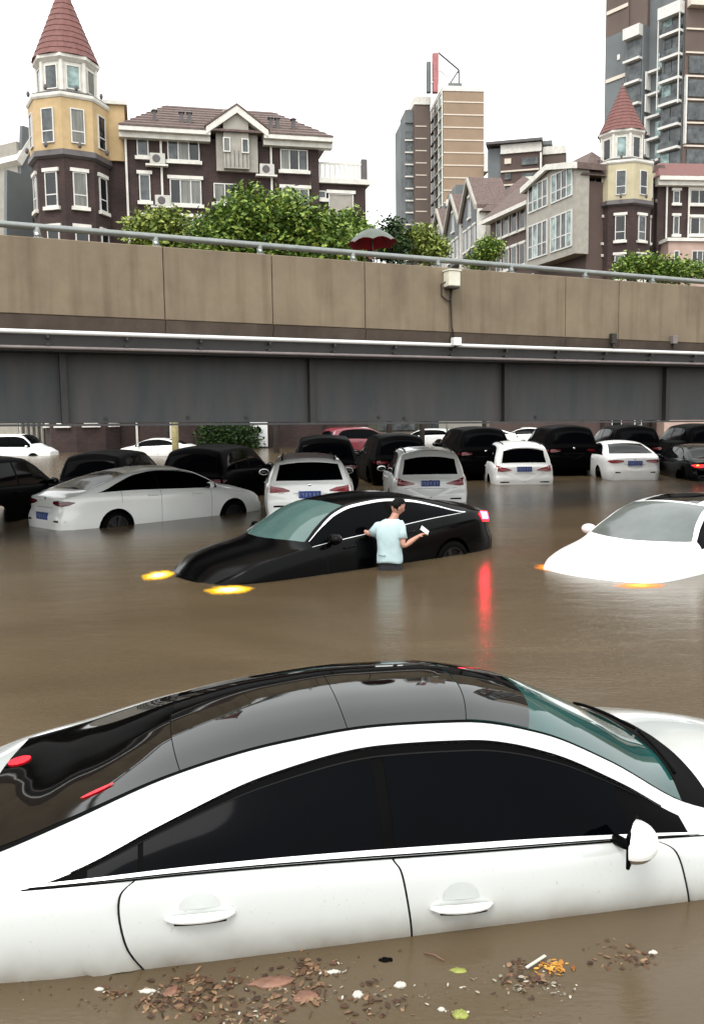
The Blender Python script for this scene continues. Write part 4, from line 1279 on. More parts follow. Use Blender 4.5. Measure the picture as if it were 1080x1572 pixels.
for px, py in ((242, 254), (250, 318), (409, 270)):
    u, z = PL.uz(px, py); ac_unit(lb, u, z, 0, 1.15)
for px in (249.5, 417, 196):
    u, _ = PL.uz(px, 300); mb = MB(); mb.tube([(u, -.12, -.6), (u, -.12, ze - .3)], .08, 8); mb.build('drainpipe', M['trim'], lb)
# its tower, in the building's own frame
Rt = 51 / 1350 * 62 / .924
tc_ = at(106, 200, 61.8)
loc = tc_ - lb.location; loc.z = 0
cxy = Matrix.Rotation(-PL.ang, 3, 'Z') @ loc
zz = lambda py, Y, px=119: at(px, py, Y).z
Yf = 60.0
tower(lb, cxy.x, cxy.y, Rt, dict(brick=zz(246, Yf), corn=zz(154, Yf), lant=zz(101, Yf + 1), tip=zz(-27, Yf + 2), floor=3.55), 'yellow', radians(17), 38 / 1350 * 62 / .924)
# yellow connecting bay with its parapet
MB().box(-2.6, .1, .35, 6, zz(246, 62), zz(160, 62)).build('link_wall', M['yellow'], lb)
MB().box(-2.7, .3, .15, 6.2, zz(160, 62), zz(154, 62)).build('link_cornice', M['trim'], lb)
MB().box(-1.2, .2, 1.0, 4, zz(154, 62), zz(148, 62)).build('chimney', M['frame_dark'], lb)
MB().box(-2.6, .05, .6, 6, -.7, zz(246, 62)).build('link_wall', M['brick'], lb)
# the stepped gables running away on the left
sl = thing('side_house', 'pale narrow gabled house half hidden left of the yellow tower', 'building', tuple(at(36, 260, 70).xy) + (0,), radians(60))
z1 = at(36, 205, 70).z; z2 = at(30, 290, 70).z
MB().box(-1.2, 6, -.8, 5, -.7, z1 - 1).build('wall', M['bay'], sl)
mb = MB(); mb.prism([(-1.6, z1 - 2.5), (.6, z1 + .6), (1.0, z1 + .4), (-1.1, z1 - 2.8)], -1.2, 5); mb.build('gable_eave', M['trim'], sl)
MB().prism([(-1.5, z1 - 6.5), (-.8, z1 + .2), (2.0, z1 + .2), (2.0, z1 - 6.5)], -1.1, -.8).build('gable_panel', M['grey_wall'], sl)
MB().box(-3.4, -1.2, -2.0, 5, -.7, z2 - .5).build('lower_wall', M['bay'], sl)
MB().prism([(-3.8, z2 - 5), (-3.4, z2 + .3), (-1.3, z2 + .3), (-1.3, z2 - 5)], -2.3, -2.0).build('gable_panel', M['grey_wall'], sl)
for k in range(5):
    MB().box(-3.3 + k * .5, -3.15 + k * .5, -2.12, -1.99, -.6, z2 - 1).build('pilaster', M['trim'], sl)
    window(sl, -.9 + k * 1.1, -.2 + k * 1.1, 6, 8.4, 1, -.8); window(sl, -.9 + k * 1.1, -.2 + k * 1.1, 10, 12.4, 1, -.8)

# right corner building
YR = 84.0
q0 = at(1008, 320, YR)
PR = Plane(q0.x, q0.y, radians(6))
rb = thing('corner_building', 'dark brick house with a cream corner tower at the right edge', 'building', (q0.x, q0.y, 0), PR.ang)
_, ze2 = PR.uz(1040, 280)
MB().box(0, 22, 0, 12, -.7, ze2).build('wall', M['brick'], rb)
MB().box(-.2, 22.3, -.9, .2, ze2, ze2 + .35).build('eaves_gutter', M['trim'], rb)
MB().box(-.2, 22.3, -.6, .1, ze2 - .4, ze2 - .01).build('eaves_moulding', M['trim'], rb)
mb = MB(); hip_roof(mb, -.3, 22.5, -.9, 12.5, ze2 + .36, 3.0, 3.0); mb.build('roof', M['tile_red'], rb)
for (a, b, c, d, n_) in ((1032, 1042, 293, 312, 1), (1058, 1085, 292, 313, 2), (1032, 1041, 332, 360, 1), (1058, 1086, 334, 360, 2), (1100, 1120, 332, 360, 2)):
    pwin(PR, rb, a, b, c, d, cols=n_)
u_, zgf = PR.uz(1040, 376)
MB().box(.4, 20, -1.6, 0, -.7, zgf).build('ground_floor', pmat('pinkish_stone', (.42, .30, .25), .8, var=.12, vscale=.8), rb)
MB().box(.2, 20.2, -1.8, 0, zgf, zgf + .3).build('cornice', M['trim'], rb)
P3 = Plane(PR.o.x - 1.6 * PR.n.x, PR.o.y - 1.6 * PR.n.y, PR.ang)
pwin(P3, rb, 1033, 1041, 385, 405, cols=1, y=-1.6, lintel=False); pwin(P3, rb, 1060, 1085, 385, 418, cols=3, y=-1.6, lintel=False, sill=False)
for px in (1056, 1022):
    u, _ = PR.uz(px, 300); mb = MB(); mb.tube([(u, -.12, zgf + .3), (u, -.12, ze2 - .4)], .09, 8); mb.build('drainpipe', M['trim'], rb)
Rt2 = 42 / 1350 * YR / .924
tc2 = at(953, 260, YR + .5)
loc = tc2 - rb.location; loc.z = 0
c2_ = Matrix.Rotation(-PR.ang, 3, 'Z') @ loc
Y2 = YR - 2
tower(rb, c2_.x, c2_.y, Rt2, dict(brick=zz(316, Y2, 956), corn=zz(251, Y2, 956), lant=zz(206, Y2 + 1, 956), tip=zz(128, Y2 + 2, 956), floor=3.5), 'cream', radians(-23), 28 / 1350 * YR / .924)
MB().box(-2.6, .1, .6, 6, -.7, zz(316, YR, 1000)).build('link_wall', M['brick'], rb)
MB().box(-2.6, .1, .8, 6, zz(316, YR, 1000), zz(262, YR, 1000)).build('link_wall', M['cream'], rb)
mb = MB(); mb.add([(-1.2, 3, zz(262, YR, 1000)), (2.5, 3, zz(262, YR, 1000)), (2.0, 3, zz(238, YR, 1000)), (.2, 3, zz(240, YR, 1000)), (-1.2, 7, zz(262, YR, 1000)), (2.5, 7, zz(262, YR, 1000)), (2.0, 7, zz(238, YR, 1000)), (.2, 7, zz(240, YR, 1000))],
       [(0, 1, 2, 3), (4, 7, 6, 5), (0, 3, 7, 4), (1, 5, 6, 2), (3, 2, 6, 7)]); mb.build('dormer', M['tile'], rb)

# row running away between the two: gabled bay in front, brick behind
m0 = at(903, 330, 82.0); m1 = at(750, 350, 100.0)
PM = Plane(m0.x, m0.y, atan2(m1.y - m0.y, m1.x - m0.x))
mbd = thing('gabled_block', 'brick row with a pale gabled bay of tall windows beside the cream tower', 'building', (m0.x, m0.y, 0), PM.ang)
# local x runs away from the camera, so outward (towards the street) is +y
def mloc(px, py): return PM.uz(px, py)
uF = 0; uB, _ = mloc(826, 350); uE, _ = mloc(752, 350)
_, zE = mloc(752, 345); _, zE2 = mloc(822, 312); zev = (zE + zE2) / 2
MB().box(.3, uE, -4.2, 0, -.7, zev).build('wall', M['rose_wall'], mbd)
MB().box(uB, uE + .6, -.2, .9, zev, zev + .4).build('eaves_gutter', M['trim'], mbd)
mb = MB(); hip_roof(mb, -.2, uE + .6, -4.6, .9, zev + .4, 2.9, 2.6); mb.build('roof', M['tile'], mbd)
_, zt_ = mloc(830, 300); zb_ = mloc(860, 403)[1]
zap = mloc(866, 262)[1]
um = uB / 2
MB().prism([(0, zb_), (uB, zb_), (uB, zev + 1.2), (um, zap), (0, zev + 1.2)], 0, 1.4).build('bay_wall', M['bay'], mbd)
for s_ in (0, 1):
    a = -.4 if s_ == 0 else uB + .4
    q = [(a, zev + .8), (um, zap), (um, zap + .5), (a, zev + 1.35)]
    MB().prism(q if s_ == 0 else q[::-1], 1.55, 1.9).build('gable_eave', M['trim'], mbd)
    MB().prism([(x_, z_ + .02) for x_, z_ in (q if s_ == 0 else q[::-1])], -1.5, 1.54).build('gable_roof', M['tile'], mbd)
for (a, b) in ((.06, .46), (.54, .94)):
    for (c, d) in ((zb_ + .7, zb_ + 4.0), (zb_ + 5.2, zev + 1.3)):
        mbw = MB(); ua_, ub_ = uB * a, uB * b; n_ = 4
        for k in range(n_ + 1):
            c_ = ua_ + (ub_ - ua_) * k / n_; mbw.box(c_ - .06, c_ + .06, 1.38, 1.52, c, d)
        mbw.box(ua_ + .07, ub_ - .07, 1.38, 1.50, d - .12, d); mbw.box(ua_ + .07, ub_ - .07, 1.38, 1.50, c, c + .12); mbw.box(ua_ + .07, ub_ - .07, 1.38, 1.47, c + (d - c) * .36, c + (d - c) * .36 + .1)
        w = mbw.build('window', M['frame'], mbd)
        for k in range(n_):
            e0, e1 = ua_ + (ub_ - ua_) * k / n_, ua_ + (ub_ - ua_) * (k + 1) / n_
            MB().box(e0 + .05, e1 - .05, 1.36, 1.44 + random.random() * .01, c + .05, d - .05).build('pane', M['win_teal' if (k + int(a * 9)) % 3 == 0 else 'win'], w)
for k in range(1, 6):
    for zc in (zb_ + 1.0, zb_ + 4.6, zb_ - 2.6):
        u = uB + (uE - uB) * (k - .2) / 6
        w = window(mbd, -.55, .55, zc, zc + 2.1, 1)
        w.location = (u, 0, 0); w.rotation_euler = (0, 0, pi)
# a paler gabled house further down the row
m2 = at(672, 375, 126.0); m3 = at(745, 365, 103.0)
PG = Plane(m3.x, m3.y, atan2(m2.y - m3.y, m2.x - m3.x))
gh_ = thing('gabled_house', 'grey house with white gable frames low beside the tan tower block', 'building', (m3.x, m3.y, 0), PG.ang)
uL, _ = PG.uz(672, 350)
_, zq = PG.uz(700, 362)
MB().box(0, uL, -12, 0, -.7, zq).build('wall', M['bay'], gh_)
mb = MB(); hip_roof(mb, -.5, uL + .5, -12, .8, zq, 5.0, 4); mb.build('roof', M['tile'], gh_)
for k in range(3):
    c = uL * (k + .5) / 3; h = uL / 3
    MB().prism([(c - h * .42, zq - 4), (c + h * .42, zq - 4), (c + h * .42, zq + .6), (c, zq + 4.2), (c - h * .42, zq + .6)], 0, .8).build('gable_wall', M['grey_wall'], gh_)
    for s_ in (-1, 1):
        q = [(c + s_ * h * .48, zq + .3), (c, zq + 4.3), (c, zq + 4.8), (c + s_ * h * .48, zq + .85)]
        MB().prism(q if s_ < 0 else q[::-1], 1.0, 1.3).build('gable_eave', M['bay'], gh_)
        MB().prism([(x_, z_ + .02) for x_, z_ in (q if s_ < 0 else q[::-1])], -3, .99).build('gable_roof', M['tile'], gh_)
    for j in range(3):
        for zc in (zq - 3.4, zq - 7.0, zq + .2):
            if zc > zq and j != 1: continue
            w = window(gh_, -.5, .5, zc, zc + 2.3, 1); w.location = (c + (j - 1) * h * .26, .8 if zc > zq - 4 else 0, 0); w.rotation_euler = (0, 0, pi)
    MB().box(c - h * .5 + .1, c - h * .5 + .35, 0, .95, zq - 9, zq + .4).build('pilaster', M['trim'], gh_)

# tall tan tower block
h0 = at(680, 250, 225.0)
PT = Plane(h0.x, h0.y, radians(6))
tb = thing('tower_block', 'tall tan tower block with pale floor bands and a rooftop frame', 'building', (h0.x, h0.y, 0), PT.ang)
wT, _ = PT.uz(742, 250); zT = PT.uz(700, 140)[1]
MB().box(0, wT, 0, 15, -1, zT).build('tan_wall', M['tan'], tb)
MB().box(-.15, wT + .15, -.15, 15.1, zT, zT + 1.2).build('parapet', M['trim'], tb)
z = zT - 2.7
while z > 20:
    MB().box(.02, wT - .02, -.12, 0, z, z + .28).build('floor_band', M['band'], tb)
    z -= 3.0
# left side face: white gridded balconies
nfl = 0
z = zT - 3.0
while z > 20:
    for (y0, y1, m_) in ((1.0, 4.0, 'win_teal'), (5.0, 9.0, 'win'), (10.5, 13.5, 'win')):
        MB().box(-.12, 0, y0, y1, z + .3, z + 2.6).build('window', M[m_], tb)
    MB().box(-.4, 0, .2, 14.6, z - .1, z + .12).build('floor_band', M['trim'], tb)
    z -= 3.0
for y in (.1, 4.4, 9.7, 14.6):
    MB().box(-.35, -.13, y, y + .3, 20, zT).build('pilaster', M['trim'], tb)
# slimmer brown wing and grey wing on the left, set back
x2a, x2b = PT.uz(645, 250)[0], PT.uz(664, 250)[0]
MB().box(x2a, x2b + 1, 8, 20, -1, zT - .6).build('brown_wing', M['brown_wall'], tb)
MB().box(x2a - .1, x2b + 1.1, 7.8, 20.2, zT - .6, zT + 1.4).build('parapet', M['trim'], tb)
x3a = PT.uz(625, 250)[0]; z3 = PT.uz(625, 168)[1]
MB().box(x3a, x2a, 10, 19, -1, z3).build('grey_wing', M['grey_wall'], tb)
MB().box(x3a + 1.2, x2a - .02, 9.6, 18, z3, z3 + 3.2).build('grey_wing', M['grey_wall'], tb)
z = zT - 6
while z > 20:
    MB().box(x2a + .2, x2b, 7.9, 8, z, z + .25).build('floor_band', M['band'], tb)
    if z < z3 - 2:
        MB().box(x2a - 2.0, x2a - .3, 9.85, 10, z + .4, z + 2.4).build('window', M['win'], tb)
        MB().box(x2a - 2.2, x2a - .1, 9.6, 9.84, z, z + .35).build('balcony_front', M['trim'], tb)
        if False: MB().box(x3a + .5, x3a + 1.9, 9.85, 10, z + .4, z + 2.2).build('window', M['win'], tb)
    z -= 3.0
# rooftop frame: red and white mast wall and slanting struts
zt1 = PT.uz(682, 130)[1]
def tp(px, py, y=4.0):
    u, z = PT.uz(px, py); return (u * (1 + y / 225), y, z * (1 + y / 240))
MB().box(tp(660, 130)[0], tp(666, 130)[0], 3.5, 5, zT + 1, tp(664, 95)[2]).build('mast_wall', M['grey_wall'], tb)
MB().box(tp(669, 130)[0], tp(677, 130)[0], 3.5, 5, zT + 1, tp(673, 82)[2]).build('mast_wall', pmat('faded_red', (.35, .13, .13), .7, var=.2), tb)
for pts in ([(677, 80), (709, 107)], [(709, 107), (694, 130)], [(677, 74), (677, 128)], [(668, 128), (680, 108)], [(680, 108), (692, 118)], [(692, 118), (692, 134)], [(709, 107), (709, 130)]):
    mb = MB(); mb.tube([tp(*pts[0]), tp(*pts[1])], .22, 6); mb.build('roof_strut', M['frame_dark'] if pts[0][0] > 676 and pts[0][1] in (80, 107) else M['trim'], tb)
MB().box(tp(693, 130)[0], tp(713, 130)[0], 3.5, 7, zT + 1.1, tp(700, 128)[2]).build('roof_plant', M['grey_wall'], tb)
MB().box(wT - .05, wT + 1.2, -.6, 6, PT.uz(742, 264)[1], PT.uz(742, 235)[1]).build('white_panel', M['trim'], tb)

# stepped low block between
s0 = at(716, 290, 190.0)
sb = thing('stepped_block', 'small grey block with white corner box in front of the tan tower', 'building', (s0.x, s0.y, 0), radians(5))
PS = Plane(s0.x, s0.y, radians(5))
def sbox(nm, a, b, c, d, y0, y1, m_, zlow=None):
    u0, u1 = PS.uz(a, 300)[0], PS.uz(b, 300)[0]
    zt = PS.uz((a + b) / 2, c)[1]; zl = zlow if zlow is not None else PS.uz((a + b) / 2, d)[1]
    return MB().box(u0, u1, y0, y1, zl, zt).build(nm, M[m_], sb)
sbox('wall', 700, 722, 283, 0, .3, 10, 'grey_wall', -1)
sbox('wall', 722, 738, 276, 0, 0, 10, 'rose_wall', -1)
sbox('corner_box', 724, 738, 275, 300, -.8, 0, 'trim')
sbox('balcony_front', 711, 722, 291, 302, -.6, .28, 'trim'); sbox('window', 712, 718, 303, 320, .1, .29, 'win')
sbox('wall', 682, 700, 312, 0, .8, 10, 'grey_wall', -1); sbox('balcony_front', 685, 699, 306, 316, 0, .78, 'trim'); sbox('window', 686, 698, 317, 334, .6, .79, 'win')
for py in (320, 342):
    sbox('floor_band', 722, 738, py, py + 3, -.2, -.001, 'band'); sbox('window', 725, 734, py + 6, py + 14, -.1, -.001, 'win')

# brown mid-rise
v0 = at(748, 250, 165.0)
PV = Plane(v0.x, v0.y, radians(-14))
vb = thing('mid_rise_block', 'brown mid-rise block with a white roof storey right of the tan tower', 'building', (v0.x, v0.y, 0), PV.ang)
def vbox(nm, a, b, c, d, y0, y1, m_, zlow=None):
    u0, u1 = PV.uz(a, 280)[0], PV.uz(b, 280)[0]
    zt = PV.uz((a + b) / 2, c)[1]; zl = zlow if zlow is not None else PV.uz((a + b) / 2, d)[1]
    return MB().box(u0, u1, y0, y1, zl, zt).build(nm, M[m_], vb)
vbox('grey_wing', 748, 768, 228, 0, .0, 9, 'grey_wall', -1)
vbox('wall', 768, 832, 236, 0, -.5, 9, 'rose_wall', -1)
vbox('roof_storey', 768, 830, 222, 236, -.8, 9, 'trim'); vbox('roof_slab', 746, 832, 218, 222, -1.5, 9, 'frame_dark'); vbox('roof_plant', 796, 846, 212, 218, 2, 9, 'grey_wall')
vbox('wall', 832, 868, 235, 0, 1.0, 9, 'brown_wall', -1); vbox('parapet', 832, 868, 222, 234, .8, 9, 'trim')
vbox('drainpipe', 828, 831, 236, 290, -.9, -.5, 'trim')
for k, py in enumerate((262, 283, 304, 325)):
    vbox('floor_band', 768.5, 827, py, py + 2.4, -.8, -.5, 'band')
    vbox('window', 774, 784, py + 6, py + 15, -.7, -.5, 'win'); vbox('window', 800, 825, py + 5, py + 16, -.7, -.5, 'win')
    vbox('balcony_front', 806, 826, py + 12, py + 18, -1.6, -.72, 'trim')
    vbox('floor_band', 834, 860, py - 4, py - 1.6, .8, 1.0, 'band'); vbox('window', 838, 850, py + 2, py + 11, .8, 1.0, 'win'); vbox('balcony_front', 858, 868, py - 12, py - 4, -.2, 1.0, 'trim')
vbox('window', 800, 825, 243, 254, -.7, -.5, 'win'); vbox('window', 774, 784, 245, 253, -.7, -.5, 'band')

# big brown high-rise on the right: corner edge at x=1050
k0 = at(1050, 120, 125.0)
PH = Plane(k0.x, k0.y, radians(180 - 53))
hb = thing('high_rise', 'huge brown and blue grey high-rise with white balcony edges rising out of the frame', 'building', (k0.x, k0.y, 0), 0)
L = MB()
fl = Plane(k0.x, k0.y, radians(180 - 53))        # left face runs back and left
uMax = fl.uz(928, 100)[0]
def lf(nm, a, b, z0, z1, off, th, m_):
    """piece on the receding left face, off = how far it stands out"""
    ua, ub = fl.uz(a, 100)[0], fl.uz(b, 100)[0]
    if ua > ub: ua, ub = ub, ua
    mb = MB().box(ua, ub, off - 0, off + th, z0, z1)
    o = mb.build(nm, M[m_], hb); o.rotation_euler = (0, 0, fl.ang)
    return o
ZT = at(1050, -60, 125).z
lf('wall', 1048, 1015, -1, ZT, -14, 14.0, 'grey_wall')
lf('wall', 1015, 990, -1, ZT, -14, 13.2, 'grey_wall')
lf('wall', 990, 963, -1, fl.uz(976, 45)[1], -14, 14.6, 'grey_wall'); lf('wall', 990, 963, fl.uz(976, 45)[1], ZT, -14, 13.8, 'brown_wall')
lf('wall', 963, 928, -1, fl.uz(945, 52)[1], -14, 14.0, 'grey_wall'); lf('wall', 963, 928, fl.uz(945, 52)[1], ZT, -14, 14.0, 'brown_wall')
ztop = fl.uz(1032, 18)[1]
for k in range(9):
    z = fl.uz(1032, 54)[1] - k * 3.05
    lf('balcony_edge', 1047, 1016, z - .12, z + .22, .02, .9, 'frame')
    lf('window', 1047, 1031, z + .5, z + 2.8, .02, .12, 'win'); lf('window', 1030, 1017, z + .5, z + 2.8, .02, .12, 'win_teal' if k % 3 == 0 else 'win')
    lf('balcony_rail', 1047, 1016, z + .22, z + 1.1, .6, .06, 'win')
lf('canopy', 1048, 1014, fl.uz(1032, 28)[1], fl.uz(1032, 10)[1], .02, 1.1, 'frame')
lf('canopy', 989, 964, fl.uz(976, 62)[1], fl.uz(976, 45)[1], .62, .9, 'frame')
for k in range(7):
    z = fl.uz(976, 96)[1] - k * 3.05
    lf('balcony_edge', 989, 964, z - .12, z + .2, .62, .8, 'frame'); lf('window', 988, 966, z + .4, z + 2.7, .62, .1, 'win')
    if k > 0: lf('balcony_edge', 1013, 992, z + .9, z + 1.2, -.75, .9, 'frame'); lf('window', 1012, 1003, z + 1.4, z + 3.4, -.75, .12, 'win_teal'); lf('pilaster', 994, 992, z - 1.2, z + 1.2, -.75, 1.1, 'frame')
for px in (1047.6, 1015.4): lf('pilaster', px, px - 1.2, fl.uz(1032, 95)[1] - 6, fl.uz(1032, 18)[1], .93, .12, 'frame')
for (a, b) in ((962, 930),):
    for k in range(3): z = fl.uz(945, 18)[1] - k * 9.5; lf('floor_band', a, b, z, z + .5, .02, .12, 'band')
lf('small_window', 951, 947, fl.uz(949, 92)[1], fl.uz(949, 84)[1], .02, .1, 'trim')
# right face
rf = Plane(k0.x, k0.y, radians(8))
def rfb(nm, a, b, z0, z1, y0, y1, m_):
    ua, ub = rf.uz(a, 100)[0], rf.uz(b, 100)[0]
    o = MB().box(ua, ub, y0, y1, z0, z1).build(nm, M[m_], hb); o.rotation_euler = (0, 0, rf.ang); return o
rfb('wall', 1050, 1240, -1, ZT, .05, 11, 'brown_wall')
rfb('canopy', 1052, 1240, rf.uz(1060, 12)[1], ZT, -1.0, .05, 'band')
for k in range(8):
    z = rf.uz(1065, 46)[1] - k * 3.05
    rfb('floor_band', 1051, 1240, z, z + .22, -.15, .05, 'band')
    if k >= 2: rfb('window', 1056, 1100, z + .5, z + 2.7, -.12, .05, 'win')
rfb('pilaster', 1050.3, 1052.6, rf.uz(1060, 222)[1], rf.uz(1060, 118)[1], -.5, .05, 'frame')

# long dark shop row closing the street at ground level
sr = thing('shop_row', 'long low dark shopfronts glimpsed beneath the far side of the overpass', 'building', (0, 132, 0))
MB().box(-150, 170, 0, 12, -.7, 5.6).build('wall', M['dark_room'], sr)
for k in range(40):
    x = -140 + k * 7.6
    w = MB().box(x, x + 5.2, -.2, 0, .2, 3.3).build('shop_window', M['win'], sr)
    MB().box(x - .2, x + 5.4, -.5, 0, 3.4, 4.3).build('shop_sign', M[('trim', 'rose_wall', 'dark_room', 'grey_wall', 'yellow')[k % 5]], sr)
# ------------------------------------------------------------------ trees and hedges
def leaf_mat(name, c1, c2, c3):
    m = bpy.data.materials.new(name); m.use_nodes = True
    n = m.node_tree.nodes; l = m.node_tree.links; b = n['Principled BSDF']
    g = n.new('ShaderNodeNewGeometry')
    cr = n.new('ShaderNodeValToRGB')
    cr.color_ramp.elements[0].color = (*c1, 1); cr.color_ramp.elements[1].color = (*c3, 1)
    e = cr.color_ramp.elements.new(.55); e.color = (*c2, 1)
    l.new(g.outputs['Random Per Island'], cr.inputs[0]); l.new(cr.outputs[0], b.inputs['Base Color'])
    b.inputs['Roughness'].default_value = .5; b.inputs['Specular IOR Level'].default_value = .25
    return m
M['leaf_bright'] = leaf_mat('bright_leaves', (.022, .050, .008), (.090, .165, .020), (.34, .42, .09))
M['leaf_yellow'] = leaf_mat('yellow_green_leaves', (.04, .06, .01), (.14, .20, .03), (.40, .44, .12))
M['leaf_dark'] = leaf_mat('dark_hedge_leaves', (.008, .018, .005), (.02, .045, .01), (.05, .09, .02))
M['bark'] = pmat('grey_bark', (.06, .05, .04), .9, var=.3, vscale=6, bump=.4)
def leaves(blobs, n, size, seed):
    rnd = random.Random(seed)
    tot = sum(b[3] * b[4] * b[5] for b in blobs)
    vs = []; fs = []
    for (x, y, z, rx, ry, rz) in blobs:
        k = int(n * rx * ry * rz / tot)
        twigs = []
        for _ in range(max(6, k // 14)):
            while True:
                d = Vector((rnd.uniform(-1, 1), rnd.uniform(-1, 1), rnd.uniform(-1, 1)))
                if .2 < d.length < 1: break
            d = d.normalized() * (.45 + .75 * rnd.random())
            twigs.append(Vector((x + d.x * rx, y + d.y * ry, z + d.z * rz)))
        for t in twigs:
            for _ in range(14):
                c = t + Vector((rnd.gauss(0, 1), rnd.gauss(0, 1), rnd.gauss(0, .7))) * size * 2.0
                a = Vector((rnd.gauss(0, 1), rnd.gauss(0, 1), rnd.gauss(0, .5))).normalized()
                b = a.cross(Vector((rnd.gauss(0, 1), rnd.gauss(0, 1), rnd.gauss(0, 1)))).normalized()
                s = size * rnd.uniform(.6, 1.3)
                q = len(vs)
                vs += [c - a * s, c + b * s * .45, c + a * s, c - b * s * .45]
                fs.append((q, q + 1, q + 2, q + 3))
    return vs, fs
def tree(label, x, y, blobs, n, size, mat, seed, top, group=None, zb=-.6, name='leafy_tree'):
    r = thing(name, label, 'tree', (x, y, zb), 0, group)
    rnd = random.Random(seed)
    mb = MB()
    cz = sum(b[2] for b in blobs) / len(blobs)
    mb.tube([(0, 0, 0), (.05, .02, cz * .4), (-.03, .05, cz * .75), (0, 0, cz)], [.20, .16, .12, .06], 9)
    mb.build('trunk', M['bark'], r, True)
    for b in blobs:
        mb = MB()
        mb.tube([(0, 0, cz * .6), (b[0] * .5, b[1] * .5, (cz * .6 + b[2]) / 2), (b[0], b[1], b[2] + b[5] * .3)], [.09, .06, .02], 6)
        mb.build('limb', M['bark'], r, True)
    v, f = leaves(blobs, n, size, seed)
    mk('crown', v, f, M[mat], r)
    return r
def tree_px(label, blobs_px, Y, n, size, mat, seed, group=None):
    """crown lobes read from the photograph at distance Y: (px, py, half width px, half height px)"""
    ws = [at(px, py, Y) for px, py, a, b in blobs_px]
    cx_ = sum(w.x for w in ws) / len(ws)
    rnd = random.Random(seed)
    bl = []
    for w, (px, py, a, b) in zip(ws, blobs_px):
        bl.append((w.x - cx_, rnd.uniform(-.8, .8), w.z + .6, a * Y / FPX, (a + b) / 2 * Y / FPX, b * Y / FPX))
    return tree(label, cx_, Y, bl, n, size, mat, seed, None, group)
TG = 'trees along the street behind the overpass'
tree_px('small yellow green tree between the yellow tower and the big bush', [(240, 352, 38, 24), (222, 362, 26, 18), (268, 350, 26, 20), (250, 395, 40, 40)], 55, 9000, .17, 'leaf_yellow', 3, TG)
tree_px('largest bright green tree in front of the brick house', [(382, 318, 26, 24), (362, 345, 32, 26), (325, 350, 24, 20), (418, 332, 34, 26), (452, 330, 28, 24), (490, 345, 32, 24), (520, 352, 20, 18), (400, 375, 60, 34), (480, 380, 60, 34), (335, 385, 40, 30)], 54, 24000, .17, 'leaf_bright', 4, TG)
tree_px('round green tree under the annex roof left of the umbrella', [(535, 352, 26, 24), (550, 372, 24, 26), (520, 385, 30, 30)], 57, 9000, .16, 'leaf_bright', 5, TG)
tree_px('thin dark sprig of a tree just above the umbrella', [(602, 352, 11, 15), (580, 366, 9, 10), (600, 380, 24, 16)], 60, 3500, .16, 'leaf_dark', 6, TG)
tree_px('low yellow green tree right of the umbrella at the tower block foot', [(645, 375, 22, 20), (662, 385, 18, 16), (630, 380, 14, 14)], 62, 5500, .16, 'leaf_yellow', 7, TG)
tree_px('little green tree in front of the grey gabled house', [(748, 385, 17, 14), (738, 398, 14, 12)], 70, 3000, .15, 'leaf_bright', 8, TG)
tree_px('wide low green tree below the cream tower', [(985, 408, 32, 12), (1035, 418, 38, 14), (960, 414, 20, 12)], 66, 7000, .16, 'leaf_bright', 9, TG)
# hedge on the street
def hedge(name, label, x0, x1, y, h, n, mat, seed, dz=.9):
    v, f = leaves([((x0 + x1) / 2 + (x1 - x0) * (k - 3) / 7, y + .2 * (k % 2), h * .5, (x1 - x0) / 9, dz, h * .55) for k in range(7)], n, .12, seed)
    return tag(mk(name, v, f, M[mat]), label, 'hedge')
a = at(310, 650, 62).x; b = at(392, 650, 62).x
hedge('hedge', 'clipped green hedge seen under the overpass left of centre', a, b, 62, 1.6, 6000, 'leaf_dark', 11)
a = at(95, 650, 66).x; b = at(200, 650, 66).x
hedge('hedge', 'dark ragged shrubs between the white van and the grey saloon', a, b, 66, 2.0, 8000, 'leaf_dark', 12)
a = at(400, 650, 72).x; b = at(520, 650, 72).x
hedge('hedge', 'dark low shrubs behind the open water right of the green hedge', a, b, 72, 1.7, 7000, 'leaf_dark', 13)

# ------------------------------------------------------------------ street beyond the overpass
def put(r, px, py, h, zoff):
    p = on_water(px, py); r.location = (p.x, p.y, zoff); r.rotation_euler = (0, 0, radians(h))
    return r
FG = 'cars stranded on the street beyond the overpass'
r, _ = build_car(None, 'white van at the left edge beyond the overpass', M['white_paint'], sh=sh_van, cat='van', plates=False, wheels=((1.38, -1), (1.38, 1)), name='parked_van')
put(r, 30, 699, -8, -.55)
r, _ = build_car(None, 'silver white saloon behind the yellow post', M['white_dirty'], sh=sh_sal, plates=False); put(r, 240, 699, 172, -.42)
post = thing('road_post', 'weathered yellowish post rising from the water before the silver saloon', 'post', tuple(on_water(270, 703).xy) + (-.6,))
M['post'] = pmat('weathered_yellow_paint', (.26, .22, .10), .8, var=.3, vscale=5)
MB().tube([(0, 0, 0), (0, 0, 2.9)], .19, 12).build('shaft', M['post'], post, True); MB().tube([(0, 0, 0), (0, 0, .75)], .23, 12).build('base', M['trim'], post, True)
r, _ = build_car(None, 'dark red hatchback beyond the row of black cars', M['red_paint'], sh=sh_suv, plates=False); put(r, 556, 700, 28, -.12)
r, _ = build_car(None, 'white hatchback farthest left of the three distant white cars', M['white_paint'], sh=sh_wag, plates=False); put(r, 652, 682, 160, -.3)
r, _ = build_car(None, 'white saloon in the middle of the three distant white cars', M['white_paint'], sh=sh_sal, plates=False); put(r, 735, 690, 205, -.1)
r, _ = build_car(None, 'white saloon farthest right of the three distant white cars', M['white_paint'], sh=sh_sal, plates=False); put(r, 805, 684, 170, -.2)
r, _ = build_car(None, 'dark saloon half hidden in the shrubs between the white van and the post', M['dark_paint'], sh=sh_sal, plates=False); put(r, 140, 690, 10, -.5)
